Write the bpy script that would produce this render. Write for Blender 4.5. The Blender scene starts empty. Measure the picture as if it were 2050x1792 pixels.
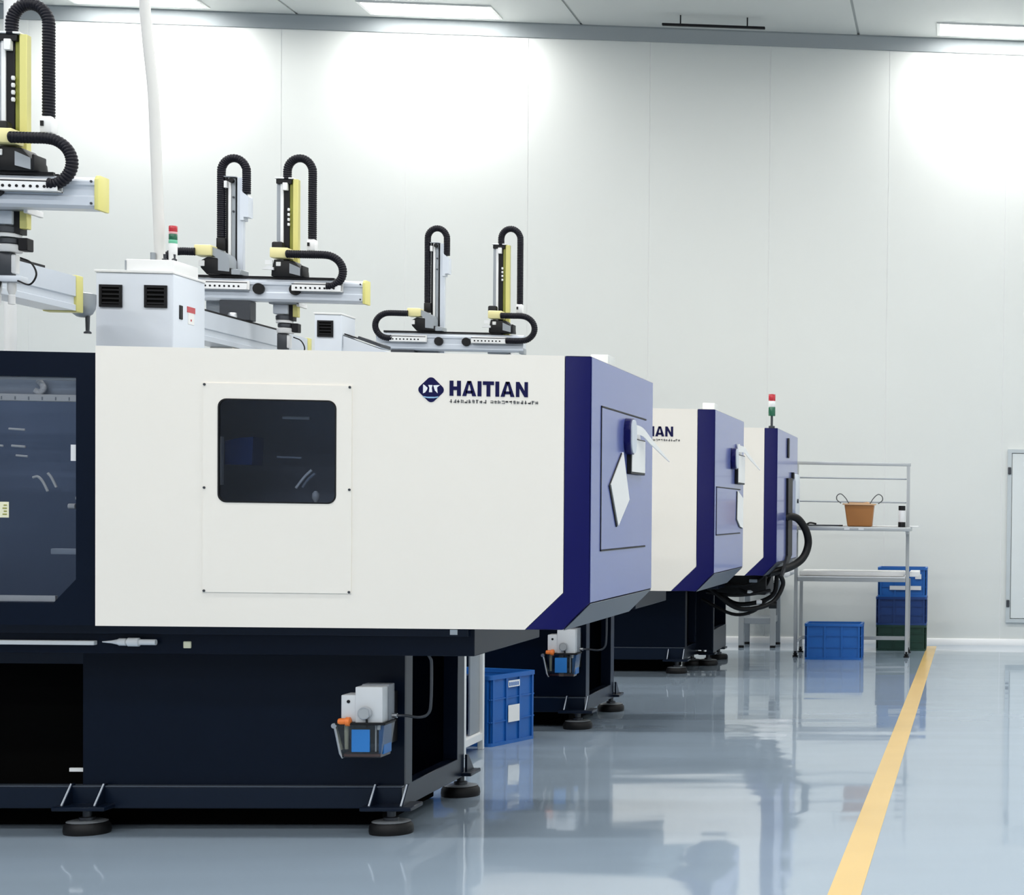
import bpy, bmesh, math, random
from mathutils import Vector, Matrix
from mathutils.geometry import tessellate_polygon

random.seed(4)
S = bpy.context.scene
C = S.collection

# ------------------------------------------------------------------ camera
# 2050 x 1792 frame, focal length 3442 px, shifted lens (the photograph is an off-centre crop)
cam_d = bpy.data.cameras.new('camera')
cam = bpy.data.objects.new('camera', cam_d)
C.objects.link(cam)
cam_d.sensor_fit = 'HORIZONTAL'
cam_d.sensor_width = 36.0
cam_d.lens = 3442.0 / 2050.0 * 36.0
cam_d.shift_x = (1025.0 - 2198.0) / 2050.0
cam_d.shift_y = (1116.0 - 896.0) / 2050.0
cam_d.clip_end = 100
cam.matrix_world = Matrix(((0.9966942, -0.01274117, -0.0802392, 0.0),
                           (-0.07990461, 0.02489781, -0.99649152, 0.0),
                           (0.01469425, 0.9996088, 0.02379743, 1.25),
                           (0, 0, 0, 1)))
S.camera = cam

# ------------------------------------------------------------------ world, exposure
w = bpy.data.worlds.new('world')
S.world = w
w.use_nodes = True
w.node_tree.nodes['Background'].inputs['Color'].default_value = (0.8, 0.85, 0.9, 1)
w.node_tree.nodes['Background'].inputs['Strength'].default_value = 0.05
S.view_settings.view_transform = 'Standard'
S.view_settings.look = 'None'
S.view_settings.exposure = 0.38
S.view_settings.gamma = 1.0
S.view_settings.use_curve_mapping = False
S.cycles.use_denoising = True
S.cycles.time_limit = 1150
S.cycles.max_bounces = 6
S.cycles.diffuse_bounces = 3
S.cycles.glossy_bounces = 3
S.cycles.use_adaptive_sampling = True
S.cycles.adaptive_threshold = 0.05
S.cycles.caustics_reflective = False
S.cycles.caustics_refractive = False
LAMP = 34.0          # radiance of the ceiling light diffusers


# ------------------------------------------------------------------ materials
def lin(c):
    c = c / 255.0
    return c / 12.92 if c <= 0.04045 else ((c + 0.055) / 1.055) ** 2.4


def rgb(r, g, b):
    return (lin(r), lin(g), lin(b), 1.0)


def mat(name, color, rough=0.5, metal=0.0, spec=0.5, coat=0.0, var=0.0, vscale=6.0, bump=0.0, bscale=60.0):
    m = bpy.data.materials.new(name)
    m.use_nodes = True
    nt = m.node_tree
    b = nt.nodes['Principled BSDF']
    b.inputs['Base Color'].default_value = color
    b.inputs['Roughness'].default_value = rough
    b.inputs['Metallic'].default_value = metal
    b.inputs['Specular IOR Level'].default_value = spec
    b.inputs['Coat Weight'].default_value = coat
    b.inputs['Coat Roughness'].default_value = 0.08
    tc = nt.nodes.new('ShaderNodeTexCoord')
    if var > 0:
        n = nt.nodes.new('ShaderNodeTexNoise')
        n.inputs['Scale'].default_value = vscale
        n.inputs['Detail'].default_value = 4
        nt.links.new(tc.outputs['Object'], n.inputs['Vector'])
        mx = nt.nodes.new('ShaderNodeMix')
        mx.data_type = 'RGBA'
        mx.inputs[6].default_value = tuple(c * (1 - var) for c in color[:3]) + (1,)
        mx.inputs[7].default_value = tuple(min(1, c * (1 + var)) for c in color[:3]) + (1,)
        nt.links.new(n.outputs['Fac'], mx.inputs[0])
        nt.links.new(mx.outputs[2], b.inputs['Base Color'])
    if bump > 0:
        n2 = nt.nodes.new('ShaderNodeTexNoise')
        n2.inputs['Scale'].default_value = bscale
        nt.links.new(tc.outputs['Object'], n2.inputs['Vector'])
        bp = nt.nodes.new('ShaderNodeBump')
        bp.inputs['Strength'].default_value = bump
        bp.inputs['Distance'].default_value = 0.002
        nt.links.new(n2.outputs['Fac'], bp.inputs['Height'])
        nt.links.new(bp.outputs['Normal'], b.inputs['Normal'])
    return m


def glass(name, tint, refl=0.08, rough=0.0):
    m = bpy.data.materials.new(name)
    m.use_nodes = True
    nt = m.node_tree
    nt.nodes.remove(nt.nodes['Principled BSDF'])
    out = nt.nodes['Material Output']
    t = nt.nodes.new('ShaderNodeBsdfTransparent')
    t.inputs['Color'].default_value = tint
    g = nt.nodes.new('ShaderNodeBsdfGlossy')
    g.inputs['Roughness'].default_value = rough
    f = nt.nodes.new('ShaderNodeFresnel')
    f.inputs['IOR'].default_value = 1.45
    ad = nt.nodes.new('ShaderNodeMath')
    ad.operation = 'ADD'
    ad.inputs[1].default_value = refl
    nt.links.new(f.outputs[0], ad.inputs[0])
    mx = nt.nodes.new('ShaderNodeMixShader')
    nt.links.new(ad.outputs[0], mx.inputs[0])
    nt.links.new(t.outputs[0], mx.inputs[1])
    nt.links.new(g.outputs[0], mx.inputs[2])
    nt.links.new(mx.outputs[0], out.inputs['Surface'])
    return m


def emit(name, color, strength):
    m = bpy.data.materials.new(name)
    m.use_nodes = True
    nt = m.node_tree
    b = nt.nodes['Principled BSDF']
    b.inputs['Base Color'].default_value = (0.8, 0.8, 0.8, 1)
    b.inputs['Emission Color'].default_value = color
    b.inputs['Emission Strength'].default_value = strength
    return m


def floor_mat():
    m = mat('epoxy_floor', (0.27, 0.325, 0.385, 1), rough=0.055, spec=0.5)
    nt = m.node_tree
    b = nt.nodes['Principled BSDF']
    tc = nt.nodes.new('ShaderNodeTexCoord')
    n = nt.nodes.new('ShaderNodeTexNoise')
    n.inputs['Scale'].default_value = 0.7
    n.inputs['Detail'].default_value = 3
    nt.links.new(tc.outputs['Object'], n.inputs['Vector'])
    mx = nt.nodes.new('ShaderNodeMix')
    mx.data_type = 'RGBA'
    mx.inputs[6].default_value = (0.275, 0.35, 0.43, 1)
    mx.inputs[7].default_value = (0.305, 0.38, 0.46, 1)
    nt.links.new(n.outputs['Fac'], mx.inputs[0])
    nt.links.new(mx.outputs[2], b.inputs['Base Color'])
    # the trowelled resin is gently wavy
    mp = nt.nodes.new('ShaderNodeMapping')
    mp.inputs['Scale'].default_value = (0.9, 2.4, 1)
    nt.links.new(tc.outputs['Object'], mp.inputs['Vector'])
    n2 = nt.nodes.new('ShaderNodeTexNoise')
    n2.inputs['Scale'].default_value = 1.3
    n2.inputs['Detail'].default_value = 0.6
    nt.links.new(mp.outputs[0], n2.inputs['Vector'])
    bp = nt.nodes.new('ShaderNodeBump')
    bp.inputs['Strength'].default_value = 0.14
    bp.inputs['Distance'].default_value = 0.02
    nt.links.new(n2.outputs['Fac'], bp.inputs['Height'])
    nt.links.new(bp.outputs['Normal'], b.inputs['Normal'])
    return m


M = {
    'inside_c': mat('clamp_inside', (0.30, 0.34, 0.42, 1), 0.6, var=0.15, vscale=2),
    'floor': floor_mat(),
    'wall': mat('wall_panel_paint', (0.715, 0.738, 0.715, 1), 0.42, var=0.015, vscale=1.5),
    'wall_grey': mat('wall_grey_paint', (0.22, 0.24, 0.27, 1), 0.5),
    'joint': mat('joint_sealant', (0.86, 0.87, 0.87, 1), 0.6),
    'ceiling': mat('ceiling_paint', (0.56, 0.585, 0.575, 1), 0.6, var=0.015, vscale=1.0),
    'groove': mat('ceiling_joint', (0.40, 0.43, 0.43, 1), 0.7),
    'cove': mat('cove_shade_grey', (0.30, 0.33, 0.34, 1), 0.45),  # grey darkened to carry the shade of the ceiling corner
    'base_white': mat('baseboard_white', (0.85, 0.86, 0.86, 1), 0.3),
    'door': mat('door_paint', (0.72, 0.76, 0.76, 1), 0.4),
    'door_frame': mat('door_frame_metal', (0.52, 0.57, 0.59, 1), 0.4),
    'yellow_line': mat('yellow_floor_paint', (0.70, 0.475, 0.16, 1), 0.25, var=0.06, vscale=3),
    'white': mat('machine_white', (0.85, 0.81, 0.735, 1), 0.38, coat=0.15, var=0.01),
    'white2': mat('plain_white', (0.82, 0.83, 0.83, 1), 0.4),
    'blue': mat('machine_blue', (0.0045, 0.0055, 0.085, 1), 0.30, spec=0.25, var=0.03),
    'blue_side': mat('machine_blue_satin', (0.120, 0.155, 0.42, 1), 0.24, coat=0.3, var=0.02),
    'navy': mat('machine_navy', (0.0016, 0.0050, 0.0145, 1), 0.30, spec=0.2, var=0.08),
    'navy2': mat('machine_navy_edge', (0.004, 0.009, 0.022, 1), 0.28, spec=0.3),
    'lip': mat('edge_highlight', (0.10, 0.12, 0.15, 1), 0.3, metal=0.4),  # lightened to paint the highlight along the base rail edge
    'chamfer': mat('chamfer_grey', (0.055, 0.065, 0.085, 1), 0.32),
    'black': mat('black_plastic', (0.005, 0.005, 0.006, 1), 0.45, spec=0.3),
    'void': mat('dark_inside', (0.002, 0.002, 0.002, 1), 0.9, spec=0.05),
    'rubber': mat('black_rubber', (0.006, 0.006, 0.007, 1), 0.5, spec=0.25),
    'hose': mat('black_corrugated', (0.006, 0.006, 0.011, 1), 0.45, spec=0.22),
    'alu': mat('robot_beam_grey', (0.60, 0.65, 0.72, 1), 0.30, var=0.02),
    'alu2': mat('pale_cabinet_grey', (0.66, 0.71, 0.78, 1), 0.42, var=0.01),
    'grey': mat('mid_grey_metal', (0.33, 0.36, 0.39, 1), 0.35, metal=0.3),
    'steel': mat('brushed_steel', (0.62, 0.63, 0.65, 1), 0.28, metal=0.9),
    'dark_steel': mat('dark_steel', (0.06, 0.065, 0.075, 1), 0.4, metal=0.5),
    'yellow': mat('pale_yellow_plastic', (0.68, 0.64, 0.22, 1), 0.42),
    'cream': mat('cream_yellow_plastic', (0.80, 0.73, 0.36, 1), 0.45),
    'olive': mat('olive_cover', (0.26, 0.27, 0.035, 1), 0.4),
    'logo': mat('logo_blue', (0.004, 0.004, 0.055, 1), 0.45, spec=0.2),
    'logo_w': mat('logo_white', (0.82, 0.83, 0.85, 1), 0.4),
    'logo_l': mat('logo_light_blue', (0.30, 0.52, 0.74, 1), 0.4),
    'print': mat('grey_print', (0.22, 0.22, 0.22, 1), 0.5),
    'print_d': mat('dark_print', (0.007, 0.007, 0.009, 1), 0.5, spec=0.25),
    'paper': mat('white_paper', (0.83, 0.83, 0.82, 1), 0.55),
    'label_y': mat('yellow_label', (0.78, 0.76, 0.55, 1), 0.5),
    'red': mat('red_lens', (0.52, 0.02, 0.035, 1), 0.25, coat=0.4),
    'green': mat('green_lens', (0.01, 0.12, 0.06, 1), 0.25, coat=0.4),
    'mint': mat('mint_lens', (0.16, 0.56, 0.36, 1), 0.25),
    'pink': mat('pink_lens', (0.75, 0.40, 0.42, 1), 0.3),
    'crate': mat('blue_crate_plastic', (0.010, 0.115, 0.42, 1), 0.38, var=0.05),
    'crate_d': mat('dark_blue_crate_plastic', (0.008, 0.045, 0.20, 1), 0.4, var=0.05),
    'crate_g': mat('dark_green_crate_plastic', (0.006, 0.045, 0.030, 1), 0.4, var=0.05),
    'pump': mat('pump_housing', (0.66, 0.68, 0.70, 1), 0.4),
    'pump_side': mat('pump_housing_grey', (0.20, 0.22, 0.25, 1), 0.4),
    'tank': glass('clear_tank', (0.80, 0.82, 0.83, 1), 0.04),
    'pump_blue': mat('pump_label_blue', (0.022, 0.18, 0.52, 1), 0.4),
    'orange': mat('orange_cap', (0.85, 0.20, 0.03, 1), 0.4),
    'oil': mat('amber_oil', (0.16, 0.055, 0.035, 1), 0.2),
    'gate_glass': glass('gate_glass', (0.95, 0.96, 0.98, 1), 0.01),
    'smoke_glass': glass('smoked_glass', (0.85, 0.88, 0.93, 1), 0.02),
    'inside': mat('machine_inside', (0.055, 0.085, 0.15, 1), 0.5, var=0.2, vscale=3),
    'inside2': mat('machine_inside_grey', (0.40, 0.46, 0.55, 1), 0.5),
    'clay': mat('brown_tub_plastic', (0.40, 0.165, 0.045, 1), 0.5, var=0.06),
    'clay_in': mat('brown_tub_rim', (0.66, 0.42, 0.24, 1), 0.5),
    'wire': mat('grey_wire', (0.10, 0.11, 0.11, 1), 0.4, metal=0.5),
    'frame': mat('rack_frame_metal', (0.46, 0.48, 0.49, 1), 0.35, metal=0.35),
    'film': mat('clear_film', (0.74, 0.75, 0.76, 1), 0.3),
    'hosew': mat('white_flex_hose', (0.70, 0.70, 0.68, 1), 0.4),
    'lamp': emit('lamp_diffuser', (1.0, 0.985, 0.965, 1), LAMP),
    'lamp_frame': mat('lamp_frame_white', (0.80, 0.80, 0.79, 1), 0.5),
}

# ------------------------------------------------------------------ mesh helpers
ORG = {}


class MB:
    """collects shapes given in world coordinates; build() links them as one mesh object"""

    def __init__(self):
        self.bm = bmesh.new()

    def _faces(self, vs, fs, smooth=False):
        v = [self.bm.verts.new(p) for p in vs]
        out = []
        for f in fs:
            try:
                fa = self.bm.faces.new([v[i] for i in f])
                fa.smooth = smooth
                out.append(fa)
            except ValueError:
                pass
        return v, out

    def box(self, x0, x1, y0, y1, z0, z1, bev=0.0, seg=2):
        if x0 > x1: x0, x1 = x1, x0
        if y0 > y1: y0, y1 = y1, y0
        if z0 > z1: z0, z1 = z1, z0
        vs = [(x, y, z) for x in (x0, x1) for y in (y0, y1) for z in (z0, z1)]
        fs = [(0, 1, 3, 2), (4, 6, 7, 5), (0, 4, 5, 1), (2, 3, 7, 6), (0, 2, 6, 4), (1, 5, 7, 3)]
        v, f = self._faces(vs, fs)
        if bev > 0:
            ed = list({e for fa in f for e in fa.edges})
            bmesh.ops.bevel(self.bm, geom=ed, offset=bev, segments=seg, profile=0.5, affect='EDGES')
        return self

    def prism(self, poly, axis, a, b, bev=0.0):
        """poly: 2D points; axis 'x' -> (y,z), 'y' -> (x,z), 'z' -> (x,y)"""
        def P(p, t):
            return {'x': (t, p[0], p[1]), 'y': (p[0], t, p[1]), 'z': (p[0], p[1], t)}[axis]
        n = len(poly)
        vs = [P(p, a) for p in poly] + [P(p, b) for p in poly]
        fs = [(i, (i + 1) % n, n + (i + 1) % n, n + i) for i in range(n)]
        tri = tessellate_polygon([[Vector((p[0], p[1], 0)) for p in poly]])
        if n <= 4 or is_convex(poly):
            fs += [tuple(range(n)), tuple(range(2 * n - 1, n - 1, -1))]
        else:
            fs += [tuple(t) for t in tri] + [tuple(i + n for i in t) for t in tri]
        v, f = self._faces(vs, fs)
        if bev > 0:
            ed = list({e for fa in f[:n] for e in fa.edges if len(e.link_faces) == 2})
            bmesh.ops.bevel(self.bm, geom=ed, offset=bev, segments=2, profile=0.5, affect='EDGES')
        return self

    def plate(self, outer, hole, axis, a, b):
        """flat plate with one hole"""
        def P(p, t):
            return {'x': (t, p[0], p[1]), 'y': (p[0], t, p[1]), 'z': (p[0], p[1], t)}[axis]
        al = list(outer) + list(hole)
        n, k = len(outer), len(hole)
        N = n + k
        vs = [P(p, a) for p in al] + [P(p, b) for p in al]
        tri = tessellate_polygon([[Vector((p[0], p[1], 0)) for p in outer], [Vector((p[0], p[1], 0)) for p in hole]])
        fs = [tuple(t) for t in tri] + [tuple(i + N for i in t) for t in tri]
        fs += [(i, (i + 1) % n, N + (i + 1) % n, N + i) for i in range(n)]
        fs += [(n + i, n + (i + 1) % k, N + n + (i + 1) % k, N + n + i) for i in range(k)]
        self._faces(vs, fs)
        return self

    def tube(self, pts, r, n=10, cap=True, radii=None, sx=1.0):
        pts = [Vector(p) for p in pts]
        m = len(pts)
        tang = []
        for i in range(m):
            t = pts[min(i + 1, m - 1)] - pts[max(i - 1, 0)]
            tang.append(t.normalized())
        up = Vector((0, 0, 1)) if abs(tang[0].z) < 0.9 else Vector((0, 1, 0))
        u = tang[0].cross(up).normalized()
        vs, fs = [], []
        for i in range(m):
            u = (u - tang[i] * u.dot(tang[i])).normalized()
            v = tang[i].cross(u)
            rr = radii[i] if radii else r
            for k in range(n):
                a = 2 * math.pi * k / n
                vs.append(tuple(pts[i] + u * math.cos(a) * rr * sx + v * math.sin(a) * rr))
        for i in range(m - 1):
            for k in range(n):
                fs.append((i * n + k, i * n + (k + 1) % n, (i + 1) * n + (k + 1) % n, (i + 1) * n + k))
        self._faces(vs, fs, True)
        if cap:
            self._faces(vs[:n], [tuple(range(n))])
            self._faces(vs[-n:], [tuple(range(n))])
        return self

    def ribbed(self, pts, r, pitch=0.012, n=12, depth=0.12):
        p = resample(smooth_path(pts), pitch / 3)
        rad = [r * (1 - depth) if i % 3 == 0 else r for i in range(len(p))]
        return self.tube(p, r, n, True, rad)

    def lathe(self, prof, c, axis='z', n=24, smooth=True):
        """prof: (radius, height) from bottom to top"""
        vs, fs = [], []
        for (r, h) in prof:
            for k in range(n):
                a = 2 * math.pi * k / n
                x, y = r * math.cos(a), r * math.sin(a)
                if axis == 'z': vs.append((c[0] + x, c[1] + y, c[2] + h))
                elif axis == 'y': vs.append((c[0] + x, c[1] + h, c[2] + y))
                else: vs.append((c[0] + h, c[1] + x, c[2] + y))
        m = len(prof)
        for i in range(m - 1):
            for k in range(n):
                fs.append((i * n + k, i * n + (k + 1) % n, (i + 1) * n + (k + 1) % n, (i + 1) * n + k))
        fs.append(tuple(range(n)))
        fs.append(tuple(range((m - 1) * n, m * n)))
        v, f = self._faces(vs, fs, False)
        for fa in f[:-2]:
            fa.smooth = smooth
        return self

    def quad(self, a, b, c, d):
        self._faces([a, b, c, d], [(0, 1, 2, 3)])
        return self

    def build(self, name, m, parent=None, origin=None, label=None):
        o3 = ORG[parent.name] if parent else Vector(origin if origin else (0, 0, 0))
        bmesh.ops.remove_doubles(self.bm, verts=self.bm.verts, dist=1e-6)
        bmesh.ops.recalc_face_normals(self.bm, faces=self.bm.faces)
        bmesh.ops.translate(self.bm, verts=self.bm.verts, vec=-o3)
        me = bpy.data.meshes.new(name)
        self.bm.to_mesh(me)
        self.bm.free()
        me.set_sharp_from_angle(angle=math.radians(38))
        me.materials.append(M[m] if isinstance(m, str) else m)
        o = bpy.data.objects.new(name, me)
        C.objects.link(o)
        if parent:
            o.parent = parent
        else:
            o.location = o3
        ORG[o.name] = o3.copy()
        if label:
            o['label'] = label
        return o


def is_convex(poly):
    s = 0
    n = len(poly)
    for i in range(n):
        a, b, c = poly[i], poly[(i + 1) % n], poly[(i + 2) % n]
        z = (b[0] - a[0]) * (c[1] - b[1]) - (b[1] - a[1]) * (c[0] - b[0])
        if abs(z) < 1e-12: continue
        if s == 0: s = 1 if z > 0 else -1
        elif (z > 0) != (s > 0): return False
    return True


def smooth_path(pts, k=8):
    """Catmull-Rom through the points"""
    P = [Vector(p) for p in pts]
    P = [P[0] * 2 - P[1]] + P + [P[-1] * 2 - P[-2]]
    out = []
    for i in range(1, len(P) - 2):
        for j in range(k):
            t = j / k
            a, b, c, d = P[i - 1], P[i], P[i + 1], P[i + 2]
            out.append(0.5 * ((2 * b) + (c - a) * t + (2 * a - 5 * b + 4 * c - d) * t * t + (3 * b - a - 3 * c + d) * t ** 3))
    out.append(P[-2])
    return out


def resample(pts, step):
    out = [pts[0]]
    acc = 0.0
    for a, b in zip(pts, pts[1:]):
        L = (b - a).length
        while acc + L >= step and L > 1e-9:
            t = (step - acc) / L
            a = a + (b - a) * t
            out.append(a)
            L = (b - a).length
            acc = 0.0
        acc += L
    out.append(pts[-1])
    return out


def rounded(x0, x1, z0, z1, r, k=6):
    p = []
    for (cx, cz, a0) in ((x1 - r, z1 - r, 0), (x0 + r, z1 - r, 90), (x0 + r, z0 + r, 180), (x1 - r, z0 + r, 270)):
        for i in range(k + 1):
            a = math.radians(a0 + 90 * i / k)
            p.append((cx + r * math.cos(a), cz + r * math.sin(a)))
    return p


def arc(c, r, a0, a1, n, plane='xz', off=0.0):
    """points of an arc; c = (x, y, z)"""
    out = []
    for i in range(n + 1):
        a = math.radians(a0 + (a1 - a0) * i / n)
        out.append((c[0] + r * math.cos(a), c[1], c[2] + r * math.sin(a)))
    return out


def tag(o, label=None, cat=None, group=None, kind=None):
    if label: o['label'] = label
    if cat: o['category'] = cat
    if group: o['group'] = group
    if kind: o['kind'] = kind
    return o


def thing(name, label, cat, loc, group=None):
    o = bpy.data.objects.new(name, None)
    o.empty_display_size = 0.1
    C.objects.link(o)
    o.location = loc
    ORG[o.name] = Vector(loc)
    return tag(o, label, cat, group)


def share(src, parent, dx, dy, dz):
    """another piece like src, under the same parent, moved"""
    o = src.copy()
    C.objects.link(o)
    o.parent = parent
    o.location = Vector(src.location) + Vector((dx, dy, dz))
    ORG[o.name] = ORG[src.name] + Vector((dx, dy, dz))
    return o


def far(v, Y0, Y1):
    """x of a point seen at depth Y0, moved along its sight line to depth Y1 (used when a measured plane is re-dated)"""
    return v * Y1 / Y0


def farz(z, Y0, Y1):
    return 1.25 + (z - 1.25) * Y1 / Y0


# ------------------------------------------------------------------ the hall
X0, X1, Y0R, Y1R, ZC = -12.0, 4.6, -11.0, 16.5, 5.75

fl = MB().box(X0, X1, Y0R, Y1R, -0.1, 0).build('floor', 'floor')
tag(fl, kind='structure', label='glossy blue-grey epoxy floor')
yl = MB().prism([(-0.419, 5.4), (-0.31, 5.4), (-0.205, 16.3), (-0.295, 16.3)], 'z', 0.0, 0.0016).build('painted_line', 'yellow_line', fl, label='yellow painted aisle line')
MB().prism([(-0.47, -4.5), (-0.361, -4.5), (-0.312, 5.39), (-0.421, 5.39)], 'z', 0.0, 0.0016).build('painted_line', 'yellow_line', fl)

wb = MB().box(X0, X1, Y1R + 0.003, Y1R + 0.15, 0, ZC + 0.2).build('wall_back', 'joint')
tag(wb, kind='structure', label='white sandwich-panel back wall')
pw = 1.113
xs = [-0.72 + pw * k for k in range(-10, 5)]
edges = [X0] + [x for x in xs if X0 + 0.1 < x < X1 - 0.1] + [X1]
for a, b in zip(edges, edges[1:]):
    MB().box(a + 0.003, b - 0.003, Y1R, Y1R + 0.012, 0, ZC).build('wall_panel', 'wall', wb)
for nm, bx in (('wall_left', (X0 - 0.15, X0, Y0R, Y1R, 0, ZC + 0.2)), ('wall_right', (X1, X1 + 0.15, Y0R, Y1R, 0, ZC + 0.2)),
               ('wall_front', (X0, X1, Y0R - 0.15, Y0R, 0, ZC + 0.2))):
    tag(MB().box(*bx).build(nm, 'wall' if nm == 'wall_right' else 'wall_grey'), kind='structure')

ce = MB().box(X0, X1, Y0R, Y1R, ZC + 0.012, ZC + 0.2).build('ceiling', 'groove')
tag(ce, kind='structure', label='pale grey panelled ceiling')
sx = [-1.01 + 2.555 * k for k in range(-4, 3)]
edges = [X0] + [x for x in sx if X0 < x < X1] + [X1]
for a, b in zip(edges, edges[1:]):
    MB().box(a + 0.012, b - 0.012, Y0R, Y1R, ZC, ZC + 0.012).build('ceiling_panel', 'ceiling', ce)

tr = MB()
tr.prism([(Y1R, 5.63), (Y1R - 0.015, 5.63), (Y1R - 0.03, 5.66), (Y1R - 0.06, 5.72), (Y1R - 0.075, 5.735), (Y1R - 0.075, 5.75), (Y1R, 5.75)], 'x', X0, X1)
tag(tr.build('trim_1', 'cove'), kind='structure', label='cove profile between wall and ceiling, shade painted into its grey')
bb = MB().prism([(Y1R, 0), (Y1R - 0.02, 0), (Y1R - 0.02, 0.05), (Y1R - 0.012, 0.062), (Y1R, 0.062)], 'x', X0, X1)
tag(bb.build('baseboard_back', 'base_white'), kind='structure', label='white skirting along the back wall')

# service door at the right edge, hung a little above the floor
dr = MB().plate([(0.448, 0.221), (1.42, 0.221), (1.42, 1.88), (0.448, 1.88)], [(0.487, 0.256), (1.38, 0.256), (1.38, 1.846), (0.487, 1.846)], 'y', Y1R - 0.03, Y1R).build('door_1', 'door_frame')
tag(dr, kind='structure', label='pale grey hatch door with dark hinges in back wall')
MB().box(0.492, 1.375, Y1R - 0.022, Y1R, 0.261, 1.841, 0.004, 1).build('door_leaf', 'door', dr)
for z in (1.64, 0.37):
    MB().box(0.452, 0.482, Y1R - 0.045, Y1R - 0.028, z, z + 0.068, 0.004, 1).build('hinge', 'dark_steel', dr)

# ceiling lights (flush panels); one slot of the last row holds an unlit hanging rail instead
LX = [-10.0, -7.43, -4.84, -2.25, 0.32, 2.9]
LY = [16.12, 12.6, 9.1, 5.6, 2.1, -1.4, -4.9, -8.4]
seen = {(-7.43, 16.12): 'lit rectangular ceiling panel light above the white ceiling hose, leftmost',
        (-4.84, 16.12): 'lit rectangular ceiling panel light left of the hanging dark rail',
        (0.32, 16.12): 'lit rectangular ceiling panel light at the right edge, above the hatch door'}
lamp0 = None
for y in LY:
    for x in LX:
        if y == 16.12 and x == -2.25:
            continue
        lab = seen.get((x, y), 'lit rectangular ceiling panel light above and outside the picture')
        if lamp0 is None:
            t = thing('ceiling_light', lab, 'ceiling light', (x, y, ZC), 'ceiling panel lights')
            MB().plate([(x - 0.59, y - 0.2), (x + 0.59, y - 0.2), (x + 0.59, y + 0.2), (x - 0.59, y + 0.2)],
                       [(x - 0.56, y - 0.175), (x + 0.56, y - 0.175), (x + 0.56, y + 0.175), (x - 0.56, y + 0.175)], 'z', ZC - 0.012, ZC).build('frame', 'lamp_frame', t)
            MB().quad((x - 0.56, y - 0.175, ZC - 0.006), (x + 0.56, y - 0.175, ZC - 0.006), (x + 0.56, y + 0.175, ZC - 0.006), (x - 0.56, y + 0.175, ZC - 0.006)).build('diffuser', 'lamp', t)
            lamp0 = t
        else:
            t = thing('ceiling_light', lab, 'ceiling light', (x, y, ZC), 'ceiling panel lights')
            for ch in lamp0.children:
                c = ch.copy()
                C.objects.link(c)
                c.parent = t

t = thing('hanging_rail', 'thin dark unlit rail hung on two rods below the ceiling', 'rail', (-2.29, 16.0, 5.75))
MB().box(-2.755, -1.83, 15.985, 16.015, 5.65, 5.672, 0.004, 1).build('rail', 'print_d', t)
for x in (-2.59, -1.99):
    MB().tube([(x, 16.0, 5.66), (x, 16.0, 5.75)], 0.006, 8).build('hanger_rod', 'print_d', t)


# ------------------------------------------------------------------ injection moulding machines
def letters(word, x, z, h, y):
    """bold capitals as flat prisms; returns list of MB"""
    out = []
    s = h * 0.25
    W = {'H': 0.73, 'A': 0.90, 'I': 0.25, 'T': 0.72, 'N': 0.78}
    for ch in word:
        wd = W[ch] * h
        m = MB()
        def B(u0, u1, v0, v1):
            m.box(x + u0, x + u1, y - 0.0015, y + 0.001, z + v0, z + v1)
        def Q(p):
            m.prism([(x + a, z + b) for a, b in p], 'y', y - 0.0015, y + 0.001)
        if ch == 'H':
            B(0, s, 0, h); B(wd - s, wd, 0, h); B(s, wd - s, h * .38, h * .62)
        elif ch == 'I':
            B(0, s, 0, h)
        elif ch == 'T':
            B(0, wd, h * .76, h); B(wd / 2 - s / 2, wd / 2 + s / 2, 0, h * .76)
        elif ch == 'N':
            B(0, s * .9, 0, h); B(wd - s * .9, wd, 0, h)
            Q([(s * .9, h), (s * .9, h * .58), (wd - s * .9, 0), (wd - s * .9, h * .42)])
        elif ch == 'A':
            Q([(0, 0), (s * 1.05, 0), (wd / 2 + s * .1, h * .98), (wd / 2 - s * .5, h)])
            Q([(wd, 0), (wd - s * 1.05, 0), (wd / 2 - s * .1, h * .98), (wd / 2 + s * .5, h)])
            Q([(wd / 2 - s * .5, h), (wd / 2 + s * .5, h), (wd / 2, h * .72)])
            B(wd * .26, wd * .74, h * .17, h * .36)
        out.append(m)
        x += wd + h * 0.09
    return out


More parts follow.
